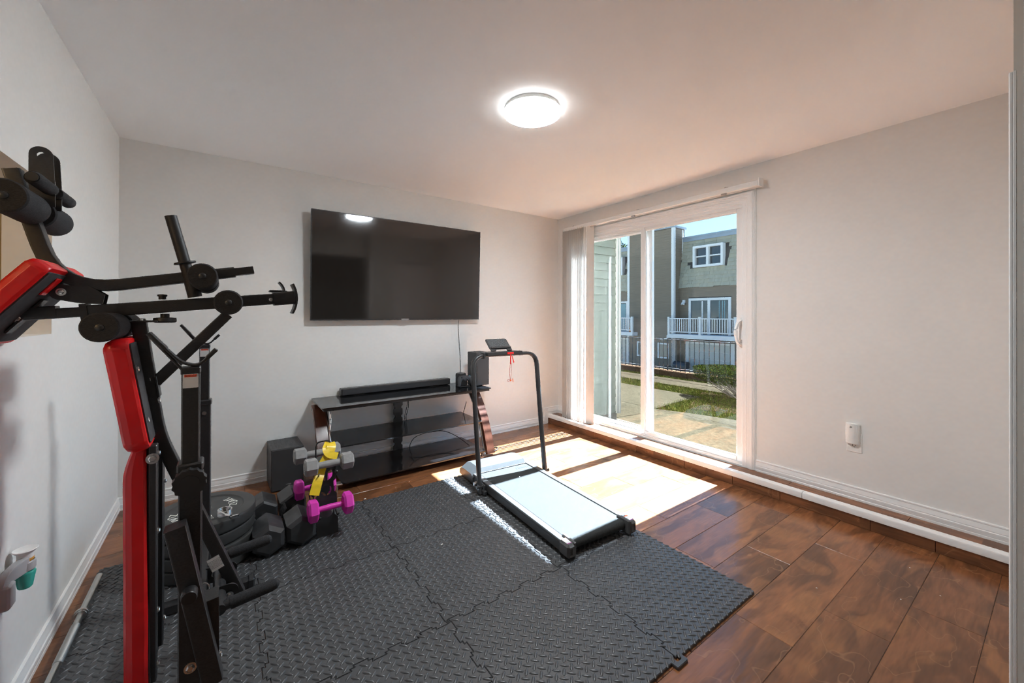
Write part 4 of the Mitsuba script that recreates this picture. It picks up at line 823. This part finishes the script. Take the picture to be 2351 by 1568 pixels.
add('carry_handle', tube([(RXc - .042, -1.0, .405), (RXc - .042, -1.0, .52), (RXc + .042, -1.0, .52), (RXc + .042, -1.0, .405)], .0045, 10, .03), 'satin_black', rk)
for zz in (.135, .365):
    for s in (-1, 1):
        for sx in (-1, 1): add('cradle', tube([(RXc + sx * .048, -1.0 + s * (.125 - .17 * zz), zz), (RXc + sx * .048, -1.0 + s * (.175 - .17 * zz), zz - .012), (RXc + sx * .048, -1.0 + s * (.205 - .17 * zz), zz + .012)], .004, 8, .012), 'satin_black', rk)
mat('neo_grey', lambda p, n, uv: mix((.215, .21, .205), (.27, .265, .26), fbm(p.x * 60, p.y * 60, p.z * 60, 2)), .6, spec=.35); mat('neo_pink', (.62, .035, .37), .42, spec=.4)
def small(lab, grp, c, L, R, hl, m_, rot, ch, hr_):
    k = thing('small_dumbbell', lab, 'dumbbell', grp); D = lambda m: put(m, c, (0, -1, 0), (1, 0, 0), (0, 0, 1))
    for s in (-1, 1): add('head', D(hexhead(R, s * L / 2, s * (L / 2 - hl), ch, ch, rot)), m_, k, smooth=False)
    add('handle', D(lathe([(0, -L / 2 + hl * .7), (hr_ * .86, -L / 2 + hl * .7), (hr_ * .9, -.04), (hr_, 0), (hr_ * .9, .04), (hr_ * .86, L / 2 - hl * .7), (0, L / 2 - hl * .7)], (0, 0, 0), (0, 1, 0), 24)), m_, k)
    return k
g1 = small('small grey dumbbell on the front top cradle of the rack', 'grey small dumbbells on the rack', (-2.793, -1.118, .418), .262, .049, .068, 'neo_grey', 30, .010, .021)
small('small grey dumbbell on the back top cradle of the rack', 'grey small dumbbells on the rack', (-2.815, -.880, .418), .262, .049, .068, 'neo_grey', 30, .010, .021)
add('mark', put(text('8', .03, .0008, True), (-2.9245, -1.118, .418), (0, -1, 0), (0, 0, 1), (-1, 0, 0)), 'paint_white', g1, smooth=False)
small('small magenta dumbbell on the front lower cradle of the rack', 'magenta small dumbbells on the rack', (-2.796, -1.175, .192), .235, .062, .052, 'neo_pink', 30, .013, .017)
small('small magenta dumbbell on the back lower cradle of the rack', 'magenta small dumbbells on the rack', (-2.818, -.825, .192), .235, .062, .052, 'neo_pink', 30, .013, .017)
mat('band_yellow', (.80, .55, .03), .35, spec=.4, two=True)
bp_ = rnd([(-2.768, -1.01, .507), (-2.766, -1.045, .498), (-2.785, -1.068, .455), (-2.825, -1.078, .40), (-2.855, -1.135, .345), (-2.880, -1.16, .272)], .03, 6)
bw = np.array([(-.026, 0), (.026, 0), (.026, .0012), (-.026, .0012)])
solo('resistance_band', 'yellow latex resistance band draped over the rack and the grey dumbbell', 'resistance band', cat(sweep(bp_, bw, up=(0, -1, .4)), sweep(rnd([(-2.775, -1.0, .508), (-2.80, -1.055, .485), (-2.79, -1.075, .46), (-2.74, -1.08, .44)], .02, 5), bw * [.8, 1], up=(0, -1, .5))), 'band_yellow')

# ---------------------------------------------------------------- folded weight bench and rack
def c_blk(p, n, uv): return mix((.016, .016, .017), (.024, .024, .025), fbm(p.x * 300, p.y * 300, p.z * 300, 2))
mat('frame_black', c_blk, .36, spec=.5, bump=lambda p, n, uv: noise(p.x * 900, p.y * 900, p.z * 900), bscale=.00012)
mat('foam_grip', lambda p, n, uv: mix((.018, .018, .019), (.032, .032, .034), noise(p.x * 400, p.y * 400, p.z * 400)), .85, spec=.25)
mat('vinyl_red', (.60, .008, .010), .34, spec=.5, bump=lambda p, n, uv: fbm(p.x * 22, p.y * 22, p.z * 22, 3), bscale=.004); mat('liner_black', lambda p, n, uv: mix((.022, .022, .024), (.04, .04, .042), fbm(p.x * 40, p.y * 40, p.z * 40, 3)), .8)
mat('plastic_black', (.018, .018, .019), .4); mat('zinc', (.70, .70, .70), .2, metallic=1.0); mat('sticker_red', (.70, .08, .03), .4)
YM = -1.85
wb = thing('weight_bench', 'folded black weight bench with red pads and rack posts by the left wall', 'weight bench')
def bolt(p, d, r=.008, par=wb): add('bolt', cat(lathe([(0, 0), (r * 1.5, 0), (r * 1.5, .0015), (0, .0015)], p, d, 16), lathe([(0, 0), (r, 0), (r, .005), (r * .7, .0065), (0, .0065)], p, d, 6)), 'zinc', par, smooth=False)
def rp3(path, w, h, rr=0, r=.005): return rtube(path, w, h, r, rr, up=(0, 1, 0), steps=8, nr=2)
for yp, sg in ((-2.310, -1), (-1.392, 1)):
    xp = -3.362
    po = add('post', cat(box(xp - .0185, xp + .0185, yp - .0185, yp + .0185, .5, 1.140, .003)), 'frame_black', wb)
    sl = add('post_sleeve', cat(box(xp - .0235, xp + .0235, yp - .0235, yp + .0235, .03, .900, .003), box(xp - .027, xp + .027, yp - .027, yp + .027, .886, .908, .004)), 'frame_black', wb)
    for z in (.988, .950) if sg < 0 else (.971, .933): add('hole', cyl((xp, yp - .0192, z), (xp, yp - .0180, z), .006, 14), 'slot_dark', po, smooth=False)
    add('hook', cat(rtube(rnd([(xp - .082, yp, 1.238), (xp - .020, yp, 1.162), (xp + .014, yp, 1.150), (xp + .052, yp, 1.192)], .03), .030, .006, .002, up=(0, 0, 1)), rtube(rnd([(xp - .082, yp, 1.238), (xp - .050, yp, 1.198)], .0), .036, .010, .003), rtube([(xp + .034, yp, 1.172), (xp + .052, yp, 1.192)], .036, .010, .003), rtube([(xp - .078, yp, 1.228), (xp - .016, yp, 1.142)], .022, .006, .002), box(xp - .02, xp + .02, yp - .02, yp + .02, 1.132, 1.150, .002)), 'frame_black', wb)
    lb = add('warning_label', box(xp - .0155, xp + .0155, yp - .0192, yp - .0184, 1.098, 1.134), 'sticker_white', po, smooth=False)
    add('label_header', box(xp - .0125, xp + .0125, yp - .0196, yp - .0190, 1.1255, 1.1320), 'sticker_red', po, smooth=False)
    tl = [put(text(s, .0032, .0003), (xp, yp - .0192, zz), (1, 0, 0), (0, 0, 1), (0, -1, 0)) for s, zz in (('Keep hands and', 1.1205), ('fingers clear of', 1.1145), ('this area', 1.1085))] + [put(text('WARNING', .004, .0003), (xp + .002, yp - .0196, 1.1287), (1, 0, 0), (0, 0, 1), (0, -1, 0))]
    for m in tl[:3]: m.apply_transform(trimesh.transformations.scale_matrix(.82, (xp, yp, 1.11)))
    add('label_text', cat(tl), 'slot_dark', po, smooth=False)
    n = 12; kp = [(0, 0)]; R1, R2 = .034, .031
    kb = add('adjusting_knob', cat(put(prism(Polygon([((R1 if i % 2 else R2) * math.cos(i * math.pi / 14), (R1 if i % 2 else R2) * math.sin(i * math.pi / 14)) for i in range(28)]).buffer(.001), .024, (0, 0, 0)), (xp, yp - .0240, .865), (1, 0, 0), (0, 0, 1), (0, -1, 0)), cyl((xp, yp - .05, .865), (xp, yp - .046, .865), .02, 28)) if sg < 0 else cyl((xp, yp - .024, .852), (xp, yp - .034, .852), .008, 12), 'plastic_black' if sg < 0 else 'zinc', wb, smooth=30)
    add('base_foot', cat(box(-3.42 if sg < 0 else -3.54, -3.180, yp - .022, yp + .022, .0146, .055, .004), box(-3.20, -3.172, yp - .026, yp + .026, .0146, .060, .006)), 'frame_black', wb)
    if sg < 0: bolt((xp + .002, yp - .0236, .392), (0, -1, 0), .009)
add('cross_bar', cat(box(-3.384, -3.340, -2.29, -1.41, .30, .345, .003)), 'frame_black', wb)
# main beam, boom and lever, all in the middle plane
mb = add('main_beam', cat(rp3([(-3.520, YM, 1.262), (-3.470, YM, .880), (-3.245, YM, .262)], .038, .038, .06)), 'frame_black', wb)
add('beam_plate', cat(box(-3.56, -3.47, YM - .035, YM + .035, 1.258, 1.264, .001)), 'frame_black', wb)
for s in (-1, 1): bolt((-3.512, YM + s * .028, 1.264), (0, 0, 1), .006)
bx0, bx1 = np.array([-3.645, YM, 1.2905]), np.array([-3.137, YM, 1.3435]); bd_ = (bx1 - bx0) / np.linalg.norm(bx1 - bx0)
add('boom_sleeve', rp3([bx0, bx1], .040, .050), 'frame_black', wb)
add('boom_collar', rp3([bx0 - bd_ * .004, bx0 + bd_ * .012], .050, .060), 'plastic_black', wb)
add('boom_tube', rp3([(-3.775, YM, 1.279), bx0 + bd_ * .1], .030, .040), 'frame_black', wb)
ec = add('end_foot', cat(rp3([bx1 - bd_ * .004, bx1 + bd_ * .066], .050, .058, r=.010), rtube(rnd([(-3.098, YM - .03, 1.400), (-3.080, YM - .03, 1.372), (-3.078, YM - .03, 1.318), (-3.066, YM - .03, 1.286)], .02), .070, .010, .004, up=(0, 1, 0)) if False else prism(Polygon(np.vstack([arc((-.11, .0), .125, -28, 28, 12), arc((-.11, .0), .118, 28, -28, 12)])), .062, (-3.075, YM + .031, 1.346), (1, 0, 0), (0, 0, 1)), box(-3.150, -3.095, YM + .04, YM + .085, 1.372, 1.380, .003), prism(Polygon(np.vstack([arc((-.05, .0), .055, 0, 50, 8), arc((-.05, .0), .049, 50, 0, 8)])), .045, (-3.100, YM + .085, 1.372), (1, 0, 0), (0, 0, 1)), box(-3.11, -3.09, YM + .02, YM + .06, 1.33, 1.378, .003)), 'plastic_black', wb)
bolt((-3.150, YM - .0205, 1.340), (0, -1, 0), .007)
# knobs above and below the boom
add('pull_knob', cat(lathe([(0, 0), (.012, 0), (.012, .012), (.030, .014), (.031, .026), (.027, .030), (0, .030)], (-3.455, YM, 1.286), (0, 0, -1), 24)), 'plastic_black', wb)
add('pull_knob', cat(lathe([(0, 0), (.010, 0), (.010, .010), (.013, .010), (.013, .016), (0, .018)], (-3.462, YM, 1.334), (0, 0, 1), 16)), 'plastic_black', wb)
lv = add('leg_lever', cat(rp3([(-3.790, YM, 1.700), (-3.700, YM, 1.352), (-3.262, YM, 1.438)], .036, .042, .14), rp3([(-3.30, YM, 1.4305), (-3.205, YM, 1.449)], .026, .048, 0, .002)), 'frame_black', wb)
add('hole', cyl((-3.238, YM - .0135, 1.443), (-3.238, YM + .0135, 1.443), .013, 20), 'paint_white', lv)
pv = Polygon(np.vstack([arc((-3.690, 1.350), .024, 60, 250, 10), [(-3.655, 1.318), (-3.600, 1.315), (-3.595, 1.345), (-3.63, 1.372)]]))
for s in (-1, 1): add('pivot_plate', prism(pv, -.004, (0, YM + s * .024 - .002, 0), (1, 0, 0), (0, 0, 1)), 'frame_black', wb)
bolt((-3.688, YM - .027, 1.350), (0, -1, 0), .0075)
mat('peg_black', (.016, .016, .017), .5, spec=.35)
pg = add('plate_peg', cat(cyl((-3.439, YM - .03, 1.612), (-3.376, YM - .03, 1.352), .0165, 24), lathe([(.0165, -.002), (.030, -.002), (.030, .003), (.0165, .003)], (-3.4015, YM - .03, 1.459), np.array([.063, 0, -.26]), 28), cyl((-3.386, YM - .03, 1.40), (-3.374, YM - .03, 1.344), .020, 24)), 'peg_black', wb)
def roller(x, z, L=.17, r=.040, ym=YM):
    for s in (-1, 1):
        a, b = ym + s * .024, ym + s * (.024 + L)
        k = add('foam_roller', lathe([(0, 0), (r - .004, 0), (r, .004), (r, L - .004), (r - .004, L), (0, L)], (x, a, z), (0, s, 0), 36), 'foam_grip', wb, smooth=40)
        add('end_plug', lathe([(0, 0), (.010, 0), (.0095, .003), (.006, .0055), (0, .0065)], (x, b, z), (0, s, 0), 20), 'plastic_black', k)
    add('axle', cyl((x, ym - .05, z), (x, ym + .05, z), .011, 14), 'frame_black', wb)
roller(-3.282, 1.323); roller(-3.349, 1.405, .165); roller(-3.577, 1.247, .17, .042); roller(-3.752, 1.588, .17, .044)
# curl handle with two foam grips
for s in (-1, 1): 
    gk = add('hand_grip', lathe([(0, 0), (.017, 0), (.0185, .004), (.0185, .128), (.014, .138), (0, .140)], (-3.712, YM + s * .020, 1.652), (.0, s, 0), 24), 'foam_grip', wb)
    add('end_plug', cyl((-3.712, YM + s * .1595, 1.652), (-3.712, YM + s * .163, 1.652), .012, 18), 'plastic_black', gk)
hp = Polygon(np.vstack([arc((-3.728, 1.748), .024, 0, 180, 12), [(-3.752, 1.66), (-3.745, 1.60), (-3.70, 1.60), (-3.700, 1.66)]])).difference(Point(-3.728, 1.748).buffer(.009))
for s in (-1, 1): add('handle_plate', prism(hp, -.005, (0, YM + s * .030 - .0025, 0), (1, 0, 0), (0, 0, 1)), 'frame_black', wb)
add('handle_bar', tube([(-3.712, YM - .03, 1.652), (-3.712, YM + .03, 1.652)], .011, 12), 'chrome', wb)
add('handle_strap', rtube([(-3.713, YM + .002, 1.665), (-3.724, YM + .002, 1.745)], .016, .006, .002, up=(0, 1, 0)), 'zinc', wb)
# diagonal brace from the beam to the boom
add('brace', rp3([(-3.282, YM, 1.285), (-3.478, YM, 1.058)], .034, .034), 'frame_black', wb)
add('brace_plate', cat(put(box(-.035, .035, -.024, .024, -.003, .003, .001), (-3.472, YM, 1.045), np.array([.13, 0, -.99]), (0, 1, 0), np.array([.99, 0, .13])),), 'frame_black', wb)
bolt((-3.470, YM - .012, .998), (.99, 0, .13), .007); bolt((-3.490, YM - .012, 1.07), (.99, 0, .13), .006)
# padded boards
def pad(par_name, o, u, n, L, Wd, th, taper=1.0, r=.030, lin=True, wedge=0):
    """a padded board: o is its middle, u its length direction, n the direction that its red face looks to"""
    u = np.asarray(u, float) / np.linalg.norm(u); n = np.asarray(n, float); n -= (n @ u) * u; n /= np.linalg.norm(n); w = np.cross(u, n)
    pl = Polygon([(-L / 2, -Wd * taper / 2), (L / 2, -Wd / 2), (L / 2, Wd / 2), (-L / 2, Wd * taper / 2)]).buffer(-r).buffer(r, quad_segs=6)
    P = [];
    for z, s in ((-th * .5, -.004), (-th * .38, 0.0), (th * .10, .002), (th * .36, -.005), (th * .5, -.020)):
        for q in np.array(pl.buffer(s).exterior.coords)[:-1]: P.append((q[0], q[1], z))
    m = hull(P); m = m.subdivide_to_size(.03) if len(m.faces) < 20000 else m
    m.vertices += .0022 * (meshkit.fbm(m.vertices * 14, 3) - .5)[:, None] * m.vertex_normals
    if wedge: v = m.vertices.copy(); q = np.clip((-L / 2 + wedge - v[:, 0]) / wedge, 0, 1); v[:, 2] = np.where(v[:, 2] > -th * .4, -th * .4 + (v[:, 2] + th * .4) * (1 - .62 * q ** 1.5), v[:, 2]); m.vertices = v
    k = add(par_name, put(m, o, u, w, n) if np.linalg.det(np.array([u, w, n])) > 0 else put(m, o, u, -w, n), 'vinyl_red', wb, smooth=50)
    if lin:
        q = prism(pl.buffer(-.016), .006, (0, 0, -th * .5 - .004)); add('backing', put(q, o, u, np.cross(n, u), n), 'liner_black', k, smooth=False, label='black backing cloth')
    return k
bk = pad('backrest_pad', (-3.532, YM, 1.036), (.048, 0, -.315), (-1, 0, -.15), .345, .285, .058)
for z, x in ((1.115, -3.512), (.955, -3.488)): bolt((x, YM - .10, z), (1, 0, .15), .008, bk)
se = pad('seat_pad', (-3.512, YM, .495), (.010, 0, -.740), (-1, 0, 0), .785, .285, .056, .72, wedge=.11)
for y in (-1.945, -1.775): add('seat_rail', box(-3.482, -3.462, y - .018, y + .018, .135, .875, .003), 'frame_black', wb)
for z in (.845, .60, .35, .18): bolt((-3.462, -1.945, z), (1, 0, 0), .007)
bolt((-3.473, -1.9635, .835), (0, -1, 0), .011)
for z in (.70, .22): bolt((-3.462, -1.775, z), (1, 0, 0), .007)
pn = np.array([-.80, 0, .60])
pr = pad('preacher_pad', (-3.776, YM, 1.318), (.60, 0, .80), pn, .275, .34, .052, 1.0, .022)
add('notch_lining', put(box(-.03, .03, -.02, .02, -.002, .004, .002), np.array([-3.776, YM - .055, 1.318]) - pn * .033 + np.array([.048, 0, .064]), (.60, 0, .80), (0, 1, 0), np.cross((.6, 0, .8), (0, 1, 0))), 'vinyl_red', pr)
add('pad_bracket', cat(rp3([(-3.79, YM, 1.284), (-3.70, YM, 1.292)], .034, .044), put(box(-.06, .06, -.022, .022, -.003, .003, .001), np.array([-3.762, YM, 1.278]) , (.6, 0, .8), (0, 1, 0), (-.8, 0, .6))), 'frame_black', wb)
bolt((-3.775, YM - .0185, 1.272), (0, -1, 0), .008)
# folded front leg, hinge brackets and the two dip handles
lg = add('folded_leg', rp3([(-3.388, -2.365, .772), (-3.313, -2.365, .362)], .042, .044), 'frame_black', wb)
add('leg_stub', lathe([(0, 0), (.0165, 0), (.0165, .026), (.0145, .030), (0, .031)], (-3.359, -2.386, .613), (0, -1, 0), 28), 'stick_black', wb)
add('leg_gusset', hull([(-3.342, -2.355, .556), (-3.302, -2.355, .560), (-3.342, -2.30, .556), (-3.302, -2.30, .560), (-3.315, -2.355, .378), (-3.301, -2.355, .378), (-3.315, -2.30, .378), (-3.301, -2.30, .378)]), 'frame_black', wb)
bolt((-3.301, -2.33, .392), (1, 0, 0), .008)
for y in (-1.925, -1.775):
    bk_ = Polygon(np.vstack([[(-3.345, .295), (-3.345, .348)], arc((-3.275, .322), .026, 95, -30, 8), [(-3.27, .27)]]))
    q = add('hinge_bracket', prism(bk_, -.005, (0, y, 0), (1, 0, 0), (0, 0, 1)), 'frame_black', wb); bolt((-3.275, y - .0052, .312), (0, -1, 0), .008, wb); bolt((-3.318, y - .0052, .322), (0, -1, 0), .007, wb)
for y, z in ((-1.985, .318), (-1.715, .352)):
    add('dip_bar', cyl((-3.305, y, z - .006), (-3.26, y, z + .0), .0155, 20), 'frame_black', wb)
    add('dip_grip', lathe([(0, 0), (.0185, 0), (.0195, .003), (.0195, .122), (.016, .136), (.008, .143), (0, .144)], (-3.273, y, z - .002), (1, 0, .11), 28), 'foam_grip', wb)
add('handle_cross_tube', cyl((-3.303, -2.000, .311), (-3.303, -1.700, .348), .019, 20), 'frame_black', wb)
add('serial_label', put(box(-.024, .024, -.018, .018, 0, .0008), (-3.315, YM - .0195, .405), np.array([.342, 0, -.94]), np.array([.94, 0, .342]), (0, -1, 0)), 'sticker_white', mb, smooth=False, label='white sticker with small print')
add('serial_print', put(cat([box(-.02, .018, -.014 + i * .0045, -.0125 + i * .0045, .0008, .0011) for i in range(7)]), (-3.315, YM - .0195, .405), np.array([.94, 0, .342]), np.array([-.342, 0, .94]), (0, -1, 0)), 'print_grey', mb, smooth=False)
add('retaining_clip', tube([(-3.385, -2.04, .33), (-3.395, -2.05, .27), (-3.375, -2.05, .262), (-3.36, -2.05, .275)], .0025, 8, .004), 'zinc', wb)
add('ring_clip', tube([(-3.345 + .016 * math.cos(a), -1.99, .39 + .022 * math.sin(a)) for a in np.linspace(-1.5, 1.7, 14)], .0018, 7), 'zinc', wb)

# ---------------------------------------------------------------- barbell on the mat along the left wall
mat('bar_steel', (.62, .62, .60), .28, metallic=1.0, bump=lambda p, n, uv: noise(p.x * 1200, p.y * 1200, p.z * 1200), bscale=.0002)
brl = thing('barbell', 'bare steel barbell lying on the mat along the left wall', 'barbell')
bz, bxx = .0146 + .0235, -3.771
def barp(y0, y1, r, nm, m_='bar_steel', lab=None): add(nm, lathe([(0, 0), (r - .0015, 0), (r, .0015), (r, y0 - y1 - .0015), (r - .0015, y0 - y1), (0, y0 - y1)], (bxx, y0, bz), (0, -1, 0), 28), m_, brl, label=lab)
barp(-.930, -1.225, .0125, 'sleeve'); barp(-1.225, -1.236, .0235, 'collar'); barp(-1.236, -1.242, .019, 'collar'); barp(-1.242, -1.31, .0115, 'neck')
mat('bar_knurl', (.50, .50, .48), .45, metallic=1.0, bump=lambda p, n, uv: dr.abs(dr.sin(p.y * 2400 + p.x * 900)) * dr.abs(dr.sin(p.y * 2400 - p.x * 900)), bscale=.0004, beps=2e-4)
barp(-1.31, -1.53, .0138, 'knurled_grip', 'bar_knurl'); barp(-1.53, -1.85, .0115, 'shaft'); barp(-1.85, -2.07, .0138, 'knurled_grip', 'bar_knurl'); barp(-2.07, -2.14, .0115, 'neck'); barp(-2.14, -2.155, .0235, 'collar'); barp(-2.155, -2.45, .0125, 'sleeve')
# crumbs of paper on the boards and the mats
mat('paper_bits', (.75, .73, .70), .7)
cr = [box(x - a, x + a, y - b, y + b, z, z + .0012) for x, y, z, a, b in ((-2.49, -.76, .0002, .007, .004), (-2.13, -.66, .0002, .003, .002), (-2.25, -.70, .0002, .002, .002), (-1.02, -2.93, .0002, .002, .003), (-.80, -3.18, .0002, .003, .002), (-.62, -3.28, .0002, .002, .002), (-.45, -3.15, .0002, .003, .002), (-1.55, -1.30, .1125, .003, .003), (-2.31, -1.60, .0145, .006, .003), (-2.44, -1.42, .0145, .003, .002))]
ck = thing('paper_crumbs', 'tiny white paper crumbs scattered on the floor and mats', 'crumbs', kind='stuff'); scene[ck] = mikit.ply(cat(cr), 'paper_bits', False)
